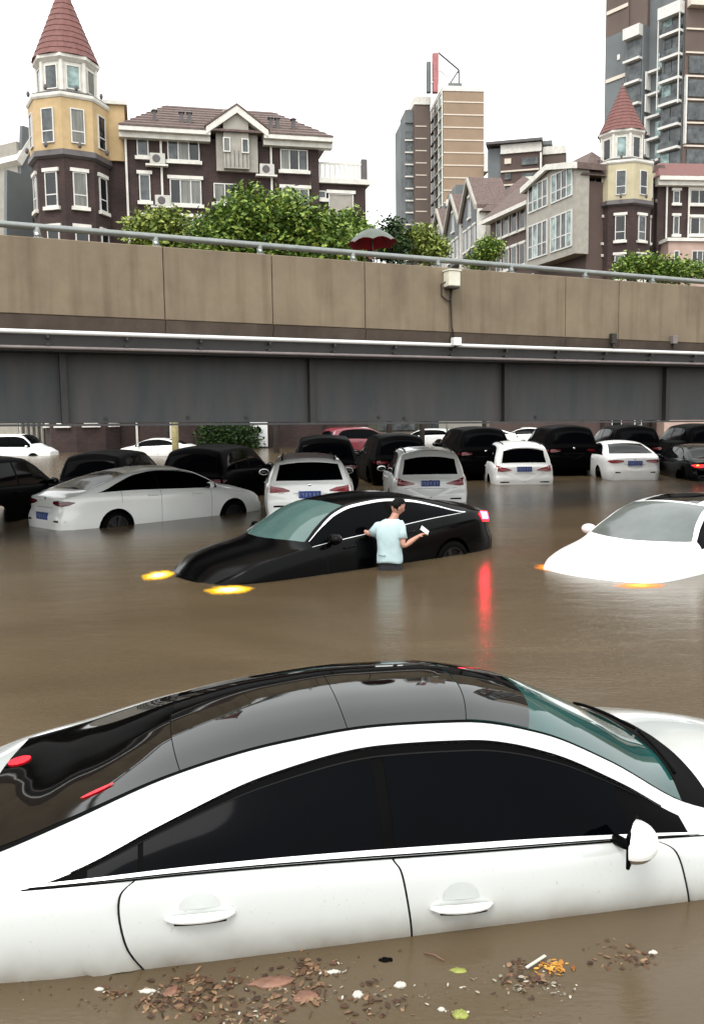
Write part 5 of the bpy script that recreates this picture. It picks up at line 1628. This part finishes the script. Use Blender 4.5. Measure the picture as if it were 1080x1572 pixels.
r, _ = build_car(None, 'dark saloon on the street right of the white signboard', M['dark_paint'], sh=sh_sal, plates=False); put(r, 440, 682, 175, -.2)
sg = thing('signboard', 'white signboard with a dark round mark standing in the water', 'sign', tuple(on_water(398, 688).xy) + (-.6,))
MB().box(-.62, .62, -.05, .05, .7, 3.4, .02).build('board', M['white_paint'], sg)
mb = MB(); mb.lathe([(.24, 0), (.24, .015)], 14); mb.v = [(-.05 + x, -.055 - z, 1.9 + y) for x, y, z in mb.v]; mb.build('round_mark', M['rubber'], sg)
for s_ in (-.5, .5): MB().tube([(s_, .08, 0), (s_, .08, 3.3)], .04, 8).build('leg', M['steel_rail'], sg, True)
for (px, py, h_, lab) in ((60, 676, 4.2, 'thin grey pole behind the white van bonnet'), (180, 684, 4.2, 'thin grey pole behind the dark shrubs'), (436, 684, 4.2, 'thin pale pole right of the signboard'), (686, 686, 4.2, 'thin grey pole between the distant white cars')):
    p = on_water(px, py); t = thing('street_pole', lab, 'pole', (p.x, p.y, -.6)); MB().tube([(0, 0, 0), (0, 0, h_)], .08, 8).build('shaft', M['steel_rail'], t, True)
    MB().box(-.3, .3, -.3, .3, 0, .9, .04).build('footing', M['trim'], t)
# ------------------------------------------------------------------ people
M['skin'] = pmat('skin', (.42, .21, .15), .5, var=.08, vscale=9)
M['shirt'] = pmat('pale_blue_tshirt', (.40, .52, .54), .85, var=.07, vscale=8, bump=.3, bscale=12)
M['shorts'] = pmat('dark_shorts', (.012, .012, .016), .85, var=.2)
M['hair'] = pmat('black_hair', (.002, .002, .002), .6, spec=.1, var=.2)
def skin_obj(name, verts, edges, radii, mat, parent, root=0, sub=2):
    me = bpy.data.meshes.new(name)
    me.from_pydata(verts, edges, [])
    o = bpy.data.objects.new(name, me); COL.objects.link(o); o.parent = parent
    me.materials.append(mat)
    sm = o.modifiers.new('skin', 'SKIN')
    if not me.skin_vertices: 
        bpy.context.view_layer.objects.active = o
    sv = me.skin_vertices[0].data if me.skin_vertices else None
    if sv:
        for i, r in enumerate(radii):
            sv[i].radius = r if isinstance(r, tuple) else (r, r)
            sv[i].use_root = (i == root)
    sm.use_smooth_shade = True
    sm.branch_smoothing = .3
    ss = o.modifiers.new('sub', 'SUBSURF'); ss.levels = sub; ss.render_levels = sub
    return o
def hand(V, E, Rr, wrist_i, wrist, direction, up, curl=.3, s=1.0):
    d = Vector(direction).normalized(); u = Vector(up); u = (u - d * u.dot(d)).normalized(); sdir = d.cross(u)
    w = Vector(wrist)
    palm = w + d * .055 * s; V.append(tuple(palm)); Rr.append((.030 * s, .018 * s)); E.append((wrist_i, len(V) - 1)); pi_ = len(V) - 1
    for k, ln in enumerate((.072, .080, .075, .058)):
        a = palm + sdir * (.030 - .020 * k) * s + d * .030 * s
        V.append(tuple(a)); Rr.append(.0095); E.append((pi_, len(V) - 1))
        b = a + (d * cos(curl) - u * sin(curl)) * ln * .5 * s; V.append(tuple(b)); Rr.append(.0085); E.append((len(V) - 2, len(V) - 1))
        c = b + (d * cos(curl * 2.2) - u * sin(curl * 2.2)) * ln * .5 * s; V.append(tuple(c)); Rr.append(.007); E.append((len(V) - 2, len(V) - 1))
    a = w + d * .02 * s + sdir * .03 * s; V.append(tuple(a)); Rr.append(.012); E.append((wrist_i, len(V) - 1))
    b = a + (d * .6 + sdir * .55 - u * .3).normalized() * .05 * s; V.append(tuple(b)); Rr.append(.009); E.append((len(V) - 2, len(V) - 1))

GZ = -.75
mp_ = on_water(598, 874)
man = thing('person', 'man in a pale blue t-shirt wading waist deep beside the black saloon holding a phone', 'person', (mp_.x, mp_.y, 0))
def px2(x, y, dy=0.0):
    """photo position on the man's own distance"""
    p = at(x, y, mp_.y) - Vector((mp_.x, mp_.y, 0)); return Vector((p.x, dy, p.z))
pelvis = Vector((0, 0, .12)); waist = Vector((.0, 0, .28)); chest = Vector((.005, 0, .46)); upper = Vector((.0, .0, .57)); neckb = Vector((.045, .02, .655)); neckt = Vector((.075, .04, .71))
V = [tuple(pelvis), tuple(waist), tuple(chest), tuple(upper), tuple(neckb), tuple(neckt)]
Rr = [(.15, .11), (.135, .10), (.145, .095), (.09, .065), (.056, .056), (.055, .055)]
E = [(0, 1), (1, 2), (2, 3), (3, 4), (4, 5)]
def add(i, p, r): V.append(tuple(p)); Rr.append(r); E.append((i, len(V) - 1)); return len(V) - 1
# head, tilted down towards the phone
h1 = add(5, (.095, .045, .765), (.052, .052))
# legs
for s_, kx in ((-1, -.02), (1, .05)):
    a = add(0, (s_ * .085, .01, .02), (.088, .088)); b = add(a, (s_ * .10 + kx, .03, -.30), .058); c = add(b, (s_ * .10 + kx, .0, -.66), .042); d = add(c, (s_ * .10 + kx, -.03, -.715), .035); e = add(d, (s_ * .12 + kx, .14, -.725), .03)
# left arm swung back toward the car
la = add(3, px2(585, 806, .04), .052); lb_ = add(la, px2(571, 822, .09), .042); lc = add(lb_, px2(556, 818, .22), .030); hand(V, E, Rr, lc, V[lc], (-.7, .6, .05), (0, .2, 1), .25)
# right arm bent with the phone
ra = add(3, px2(615, 810, -.02), .055); rb_ = add(ra, px2(618, 838, -.10), .044); rc = add(rb_, px2(640, 824, .0), .031); hand(V, E, Rr, rc, V[rc], (.75, .25, .35), (-.3, 0, 1), .45)
body = skin_obj('body', V, E, Rr, M['skin'], man)
# t-shirt: lofted torso with soft folds, open flat hem, sleeves ending above the elbow
def shirt_mesh():
    mb = MB(); N = 40
    secs = [(.100, .004, 0, .168, .134), (.104, .0, 0, .174, .140), (.14, .0, 0, .172, .138), (.19, .002, 0, .168, .134), (.27, .0, 0, .162, .130), (.35, -.002, 0, .164, .132),
            (.43, .0, .0, .174, .134), (.50, .0, .0, .182, .130), (.555, .004, .0, .180, .120), (.60, .008, .004, .170, .110), (.635, .016, .008, .142, .098), (.660, .026, .014, .108, .084), (.676, .038, .02, .078, .070)]
    vs = []
    for j, (z, cx_, cy_, rx, ry) in enumerate(secs):
        for i in range(N):
            t = 2 * pi * i / N
            lo = max(0, 1 - abs(z - .2) / .25)
            f = 1 + (.030 * lo) * sin(7 * t + 22 * z) + .018 * sin(4 * t - 30 * z + 1.3) * (z < .55) + .012 * sin(13 * t + 9 * z)
            p = 2.4
            c_, s_ = cos(t), sin(t)
            k = (abs(c_) ** p + abs(s_) ** p) ** (-1 / p)
            vs.append((cx_ + rx * c_ * k * f, cy_ + ry * s_ * k * f, z + (.010 * sin(3 * t + 1) if j < 2 else 0)))
    fs = [(j * N + i, j * N + (i + 1) % N, (j + 1) * N + (i + 1) % N, (j + 1) * N + i) for j in range(len(secs) - 1) for i in range(N)]
    fs.append(tuple(range(N))[::-1])
    mb.add(vs, fs)
    for sp, el, ln in ((Vector((-.135, .01, .575)), Vector(V[la2]), .85), (Vector((.140, -.005, .575)), Vector(V[ra2]), .62)):
        d = el - sp
        pts = [sp - d * .25, sp, sp + d * ln * .5, sp + d * ln, sp + d * ln * .99]
        mb.tube(pts, [.050, .074, .070, .073, .060], 16, cap=True)
    return mb
la2, ra2 = lb_, rb_
sh_o = shirt_mesh().build('t_shirt', M['shirt'], man, True)
skin_obj('shorts', [(0, 0, .165), (0, 0, .03), (-.085, .01, -.03), (.085, .01, -.03), (-.10, .03, -.28), (.13, .03, -.28)], [(0, 1), (1, 2), (1, 3), (2, 4), (3, 5)], [(.155, .122), (.168, .13), (.11, .11), (.11, .11), (.095, .095), (.095, .095)], M['shorts'], man)
# head in profile, bent over the phone
HC = Vector((.118, .045, .832))
HR = Matrix.Rotation(radians(22), 3, 'Y') @ Matrix.Rotation(radians(18), 3, 'Z')
def head_pt(x, y, z, k=1.0):
    """unit sphere to skull: face towards +x"""
    X, Y, Z = x * .098, y * .076, z * .118
    if z < 0:
        X = X * (1 + .28 * z) + (-z) * .018 * (1 if x > 0 else .2); Y *= 1 + .34 * z
    if x > .5: X -= (x - .5) * .018                       # flatter face
    if x > .55 and abs(y) < .3 and -.35 < z < .25:         # nose
        w = (1 - abs(y) / .3); h = max(0, 1 - abs(z + .18) / .36); X += .026 * w * h
    if x > .55 and abs(z - .12) < .12 and .15 < abs(y) < .5: X -= .006   # eye sockets
    if x > .6 and abs(z + .48) < .06 and abs(y) < .35: X += .005         # lips
    return HC + HR @ (Vector((X, Y, Z)) * k)
sp_ = MB().ellipsoid((0, 0, 0), (1, 1, 1), 40, 28)
mk('head', [head_pt(*v) for v in sp_.v], sp_.f, M['skin'], man, True)
def hairy(v): x, y, z = v; return z > .30 + .42 * max(0, x) or (x < -.12 and z > -.42 - .25 * x) or (x < .12 and z > .02)
keep = [f for f in sp_.f if all(hairy(sp_.v[i]) for i in f)]
rr = random.Random(5)
mk('hair', [head_pt(*v, k=1.075 + .03 * rr.random()) for v in sp_.v], keep, M['hair'], man, True)
for sy in (-1, 1):
    e = MB().ellipsoid((0, 0, 0), (.018, .009, .030), 12, 8)
    mk('ear', [HC + HR @ Vector((x - .004, sy * .078 + y, z - .008)) for x, y, z in e.v], e.f, M['skin'], man, True)
    e = MB().ellipsoid((0, 0, 0), (.006, .014, .006), 10, 6)
    mk('eye', [HC + HR @ Vector((x + .080, sy * .030 + y, z + .012)) for x, y, z in e.v], e.f, M['hair'], man, True)
e = MB().ellipsoid((0, 0, 0), (.006, .020, .005), 10, 6)
mk('mouth', [HC + HR @ Vector((x + .082, y, z - .052)) for x, y, z in e.v], e.f, M['red_lens'], man, True)
MB().tube([(-.150, -.124, .205), (-.11, -.140, .203), (-.06, -.142, .204)], .005, 6).build('shirt_pocket_edge', M['shorts'], man)
ph = thing('phone', 'pale mobile phone held up in the wading man\'s right hand', 'phone', tuple(Vector((mp_.x, mp_.y, 0)) + px2(652, 815, .06)))
ph.rotation_euler = (radians(-25), radians(38), radians(20))
MB().box(-.066, .066, -.006, .006, -.033, .033, .004).build('case', M['white_paint'], ph); MB().box(-.062, .062, .0062, .0075, -.029, .029).build('screen', M['lamp_soft'] if 'lamp_soft' in M else pmat('phone_screen', (.5, .55, .6), .2, emit=(.8, .9, 1), estr=.6), ph)

# pedestrian with umbrella on the deck
uu, zu = bz(598, 380)
zd = z_pipe(uu) + .12
pb = on_bridge(uu + .04, .95, zd)
ped = thing('person', 'pedestrian in dark clothes on the overpass under a red lined umbrella', 'person', tuple(pb), BR.ang)
skin_obj('body', [(0, 0, .88), (0, 0, 1.05), (0, 0, 1.28), (0, 0, 1.42), (0, 0, 1.49), (0, 0, 1.57), (0, 0, 1.65), (-.09, 0, .82), (-.09, .03, .45), (-.09, 0, .08), (-.09, .12, .04), (.09, 0, .82), (.10, -.03, .45), (.10, 0, .08), (.10, .12, .04),
                    (-.19, 0, 1.38), (-.22, .03, 1.12), (-.10, -.12, 1.20), (.19, 0, 1.38), (.23, .03, 1.12), (.10, -.10, 1.28)],
         [(0, 1), (1, 2), (2, 3), (3, 4), (4, 5), (5, 6), (0, 7), (7, 8), (8, 9), (9, 10), (0, 11), (11, 12), (12, 13), (13, 14), (3, 15), (15, 16), (16, 17), (3, 18), (18, 19), (19, 20)],
         [(.15, .11), (.14, .10), (.16, .11), (.12, .09), .055, (.075, .08), (.06, .065), .08, .055, .04, .035, .08, .055, .04, .035, .055, .042, .03, .055, .042, .03], M['shorts'], ped)
MB().ellipsoid((0, -.01, 1.62), (.092, .10, .09), 14, 10).build('hair', M['hair'], ped, True)
MB().ellipsoid((0, -.075, 1.575), (.06, .03, .06), 12, 8).build('face', M['skin'], ped, True)
M['umb_red'] = pmat('red_umbrella_lining', (.36, .012, .02), .7, var=.1)
M['umb_grey'] = pmat('grey_green_umbrella_cloth', (.07, .085, .07), .55, var=.15, vscale=4)
zr_ = at(598, 377, pb.y).z
um = thing('umbrella', 'open umbrella, grey green outside and red inside, held above the railing', 'umbrella', (pb.x + .06, pb.y - .06, zr_), 0)
um.rotation_euler = (radians(-4), radians(-3), 0)
Ru = 37.5 / FPX * pb.y; n = 8; m = 6; Hu = .30
def canopy(off, flip):
    vs = []; fs = []
    N = n * 4
    for j in range(m + 1):
        r = j / m
        for i in range(N):
            t = 2 * pi * i / N
            ph_ = (i % 4) / 4
            sag = 1 - .055 * r * sin(pi * ph_)
            z = Hu * (1 - r ** 1.9) - .03 * r * sin(pi * ph_) * 0
            vs.append((Ru * r * sag * cos(t), Ru * r * sag * sin(t), z - off + .05 * r * r * sin(pi * ph_)))
    for j in range(m):
        for i in range(N):
            q = (j * N + i, j * N + (i + 1) % N, (j + 1) * N + (i + 1) % N, (j + 1) * N + i)
            fs.append(q if not flip else q[::-1])
    return vs, fs
v, f = canopy(0, False); mk('canopy', v, f, M['umb_grey'], um, True)
v, f = canopy(.006, True); mk('lining', v, f, M['umb_red'], um, True)
for i in range(n):
    t = 2 * pi * i / n
    MB().tube([(Ru * q * cos(t), Ru * q * sin(t), Hu * (1 - q ** 1.9) - .014) for q in (.02, .3, .6, .85, 1.0)], .006, 5).build('rib', M['frame_dark'], um, True)
MB().tube([(0, 0, Hu + .06), (.0, .0, Hu - .1), (.02, .02, -.55)], .010, 6).build('shaft', M['frame_dark'], um, True)
MB().tube([(.02, .02, -.55), (.022, .022, -.68)], .016, 8).build('handle', M['rubber'], um, True)

# ------------------------------------------------------------------ painted glow of the lamps that are alight
def lamp_at(px, py, col, e, zz=.035, r=.03, lens=True, mat='lamp_yellow', label='', L=.16, ang=0):
    p = on_water(px, py)
    ld = bpy.data.lights.new('headlamp_light', 'POINT'); ld.energy = e; ld.color = col; ld.shadow_soft_size = r
    lo = bpy.data.objects.new('headlamp_light', ld); COL.objects.link(lo); lo.location = (p.x, p.y, zz)
    return p
def sub_lamp(root, px, py, mat, rx, ry, h=.012):
    """lit lens just breaking the surface, child of its car"""
    p = on_water(px, py)
    bpy.context.view_layer.update()
    mb = MB().ellipsoid((p.x, p.y, 0), (rx, ry, h), 20, 8)
    o = mb.build('headlight_or_glow', M[mat], None, True)
    o.parent = root
    Mi = (Matrix.Translation(root.location) @ root.rotation_euler.to_matrix().to_4x4()).inverted()
    o.matrix_parent_inverse = Mi
    return o
# glow of the drowned lamps, painted as a flat emissive plume at the surface
def glow_patch_mat(name, core, edge, st):
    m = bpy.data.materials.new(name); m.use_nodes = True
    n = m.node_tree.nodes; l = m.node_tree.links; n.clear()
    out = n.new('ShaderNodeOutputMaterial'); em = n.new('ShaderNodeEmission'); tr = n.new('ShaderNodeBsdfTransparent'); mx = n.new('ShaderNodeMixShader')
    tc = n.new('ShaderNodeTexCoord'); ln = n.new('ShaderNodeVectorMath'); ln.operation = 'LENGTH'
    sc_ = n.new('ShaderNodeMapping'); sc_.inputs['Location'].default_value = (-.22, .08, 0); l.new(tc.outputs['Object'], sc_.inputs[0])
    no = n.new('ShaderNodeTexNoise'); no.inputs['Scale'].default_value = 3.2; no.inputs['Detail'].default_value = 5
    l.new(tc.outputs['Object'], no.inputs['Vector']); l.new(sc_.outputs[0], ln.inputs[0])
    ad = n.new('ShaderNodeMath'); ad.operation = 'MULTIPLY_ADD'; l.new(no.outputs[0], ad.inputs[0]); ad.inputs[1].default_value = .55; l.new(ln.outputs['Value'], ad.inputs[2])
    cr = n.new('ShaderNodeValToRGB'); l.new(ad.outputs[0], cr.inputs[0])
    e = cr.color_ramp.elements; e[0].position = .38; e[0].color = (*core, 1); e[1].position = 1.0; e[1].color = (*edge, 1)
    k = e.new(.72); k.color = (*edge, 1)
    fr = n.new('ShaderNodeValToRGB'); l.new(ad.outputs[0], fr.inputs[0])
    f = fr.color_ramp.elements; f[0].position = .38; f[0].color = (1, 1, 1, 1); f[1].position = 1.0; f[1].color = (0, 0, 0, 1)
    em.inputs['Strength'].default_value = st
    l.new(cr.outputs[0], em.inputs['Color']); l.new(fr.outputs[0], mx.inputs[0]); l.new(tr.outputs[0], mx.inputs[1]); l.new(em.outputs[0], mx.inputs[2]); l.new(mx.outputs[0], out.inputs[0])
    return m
M['glow_patch_yellow'] = glow_patch_mat('headlamp_glow_patch', (1, .92, .55), (.95, .50, .01), 1.7)
M['glow_patch_orange'] = glow_patch_mat('indicator_glow_patch', (1, .55, .12), (.95, .26, .02), 1.2)
def glow_patch(root, px, py, mat, rx, ry, rot=0.0):
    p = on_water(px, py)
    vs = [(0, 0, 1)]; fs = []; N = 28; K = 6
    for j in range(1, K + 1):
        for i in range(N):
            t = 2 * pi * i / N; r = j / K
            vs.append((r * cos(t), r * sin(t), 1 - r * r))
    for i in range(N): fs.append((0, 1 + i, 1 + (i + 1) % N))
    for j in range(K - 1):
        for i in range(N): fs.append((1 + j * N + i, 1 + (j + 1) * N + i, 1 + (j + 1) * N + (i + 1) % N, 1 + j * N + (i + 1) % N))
    o = mk('headlight_or_glow', [(x, y, .0) for x, y, z in vs], fs, M[mat], None, True)  # flat disc of painted lamp glow on the water, no lens
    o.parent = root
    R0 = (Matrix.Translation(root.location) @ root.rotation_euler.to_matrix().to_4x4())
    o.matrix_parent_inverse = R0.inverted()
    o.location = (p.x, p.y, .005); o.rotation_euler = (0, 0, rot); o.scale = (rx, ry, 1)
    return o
glow_patch(blk, 237, 882.5, 'glow_patch_yellow', .30, .52)
glow_patch(blk, 341, 905, 'glow_patch_yellow', .42, .40)
glow_patch(wht, 836, 871, 'glow_patch_orange', .30, .42)
glow_patch(wht, 968, 899, 'glow_patch_orange', .46, .26)
# ------------------------------------------------------------------ floating rubbish
M['leaf_brown'] = leaf_mat('wet_brown_leaves', (.025, .013, .008), (.085, .042, .022), (.24, .15, .085))
M['scrap_pale'] = leaf_mat('pale_scraps', (.10, .085, .06), (.22, .20, .15), (.50, .47, .40))
M['scrap_orange'] = leaf_mat('orange_peelings', (.16, .05, .01), (.42, .19, .03), (.65, .38, .08))
M['bag_brown'] = pmat('soaked_brown_paper', (.16, .075, .045), .45, var=.35, vscale=9, bump=.5, bscale=14)
M['foam_white'] = pmat('foam', (.42, .41, .36), .6, var=.08)
M['lime'] = pmat('yellow_green_rind', (.20, .22, .04), .4, var=.2, vscale=20)
def scatter(label, pts, n, size, mat, seed, cat='floating litter', spread=1.0):
    rnd = random.Random(seed); vs = []; fs = []
    cl = []
    for (px, py, rx, ry) in pts:
        for _ in range(max(3, int(rx / 9))):
            t = rnd.uniform(0, 2 * pi); r = sqrt(rnd.random()); cl.append((px + rx * r * cos(t), py + ry * r * sin(t), rnd.uniform(.5, 1.6) * min(16, rx * .4)))
    for _ in range(n):
        (px, py, rx) = rnd.choice(cl)
        p = on_water(px + rnd.gauss(0, rx), min(1640, py + rnd.gauss(0, rx * .45)))
        s = size * rnd.uniform(.4, 1.5)
        a = rnd.uniform(0, pi); el = rnd.uniform(.18, .6)
        d = Vector((cos(a), sin(a), rnd.uniform(-.12, .12))); e = Vector((-sin(a) * el, cos(a) * el, rnd.uniform(-.1, .1)))
        c = p + Vector((0, 0, rnd.uniform(-.004, .006)))
        q = len(vs); cup = Vector((0, 0, s * rnd.uniform(.0, .22)))
        vs += [c - d * s, c - d * s * .3 + e * s + cup, c + d * s * .5 + e * s * .8 + cup, c + d * s, c + d * s * .4 - e * s + cup * .7, c - d * s * .4 - e * s + cup, c + Vector((0, 0, s * .12))]
        fs += [(q, q + 1, q + 6), (q + 1, q + 2, q + 6), (q + 2, q + 3, q + 6), (q + 3, q + 4, q + 6), (q + 4, q + 5, q + 6), (q + 5, q, q + 6)]
    o = mk('leaf_litter', vs, fs, M[mat]); tag(o, label, cat, None, 'stuff'); return o
scatter('mat of wet brown leaves drifting below the rear door', [(300, 1545, 110, 28), (390, 1530, 80, 36), (230, 1530, 70, 24), (460, 1540, 60, 32), (560, 1540, 60, 30), (330, 1515, 90, 14), (480, 1490, 60, 8)], 760, .0135, 'leaf_brown', 21)
scatter('pale scraps mixed into the brown leaf mat', [(330, 1540, 130, 32), (210, 1525, 40, 20), (470, 1530, 40, 22)], 90, .007, 'scrap_pale', 22)
scatter('loose pale scraps drifting below the door seam', [(500, 1490, 40, 14), (560, 1535, 50, 24), (620, 1520, 40, 14), (730, 1500, 60, 24), (670, 1550, 50, 16)], 60, .008, 'scrap_pale', 23)
scatter('patch of twigs and pale husks left of the orange peelings', [(805, 1497, 34, 20), (800, 1510, 30, 12)], 120, .011, 'leaf_brown', 24)
scatter('pale husks among the twigs near the orange peelings', [(800, 1495, 36, 22), (840, 1520, 30, 12)], 50, .009, 'scrap_pale', 25)
scatter('bright orange peelings floating under the front door', [(850, 1489, 24, 12)], 80, .012, 'scrap_orange', 26)
scatter('dark scum of leaves near the right end of the car', [(960, 1465, 46, 12)], 90, .011, 'leaf_brown', 27)
scatter('fine brown specks spread over the front water', [(540, 1520, 520, 70)], 420, .0045, 'leaf_brown', 28)
def lump(name, label, cat, px, py, rx, ry, h, mat, seed, rot=0):
    rnd = random.Random(seed); p = on_water(px, py)
    t = thing(name, label, cat, (p.x, p.y, 0), rot)
    mb = MB().ellipsoid((0, 0, 0), (1, 1, 1), 18, 12)
    vs = []
    ph = [rnd.uniform(0, 6) for _ in range(6)]
    for x, y, z in mb.v:
        k = 1 + .18 * sin(3 * x * 2 + ph[0]) * cos(4 * y + ph[1]) + .10 * sin(9 * x + ph[2]) * sin(8 * y + ph[3])
        vs.append((x * rx * k, y * ry * k, z * h * (1 + .35 * sin(7 * x + ph[4]) * cos(6 * y + ph[5]))))
    mk('shell', vs, mb.f, M[mat], t, True)
    return t
lump('soaked_bag', 'largest soaked brown paper bag floating in the leaf mat', 'bag', 418, 1508, .080, .032, .012, 'bag_brown', 1, .2)
lump('soaked_bag', 'round reddish soaked bag right of the largest brown bag', 'bag', 468, 1530, .045, .032, .010, 'bag_brown', 2, .5)
lump('soaked_bag', 'small brown soaked paper lump at the left end of the leaf mat', 'bag', 262, 1522, .04, .022, .008, 'bag_brown', 3, 1.0)
lump('citrus_rind', 'yellow green citrus rind floating alone at the bottom edge', 'rind', 706, 1558, .026, .022, .014, 'lime', 4)
lump('foam_piece', 'white foam lump beside the black cap below the rear door seam', 'foam', 614, 1513, .022, .014, .012, 'foam_white', 5)
lump('foam_piece', 'pale oval foam chip nearest the rear door', 'foam', 509, 1493, .030, .009, .008, 'foam_white', 6, .25)
lump('foam_piece', 'round pale foam ball right of the brown bags', 'foam', 549, 1528, .018, .016, .014, 'foam_white', 7)
lump('foam_piece', 'tiny white foam crumb left of the citrus rind', 'foam', 677, 1550, .012, .009, .008, 'foam_white', 8)
lump('foam_piece', 'pale foam chip at the far right of the dark scum', 'foam', 1001, 1463, .018, .010, .009, 'foam_white', 9, .3)
lump('foam_piece', 'faint green grey scrap right of the black cap', 'foam', 703, 1490, .030, .016, .006, 'lime', 10)
lump('bottle_cap', 'black floating cap just below the door of the white saloon', 'cap', 592, 1474, .028, .014, .008, 'rubber', 11)
lump('foam_piece', 'white foam bit at the upper left of the leaf mat', 'foam', 153, 1519, .018, .008, .007, 'foam_white', 12)
lump('foam_piece', 'long pale foam strip left of the largest brown bag', 'foam', 227, 1522, .034, .010, .008, 'foam_white', 13)
p = on_water(822, 1481); st_ = thing('stick', 'pale flat stick lying on the twigs by the orange peelings', 'stick', (p.x, p.y, .012), .7)
MB().box(-.055, .055, -.006, .006, -.002, .003, .001).build('wood', M['foam_white'], st_)
p = on_water(665, 1470); st_ = thing('twig', 'thin reddish twig floating below the door seam', 'stick', (p.x, p.y, .004), -.6)
MB().tube([(-.04, 0, 0), (0, .006, .004), (.045, 0, 0)], .003, 5).build('wood', M['bag_brown'], st_, True)
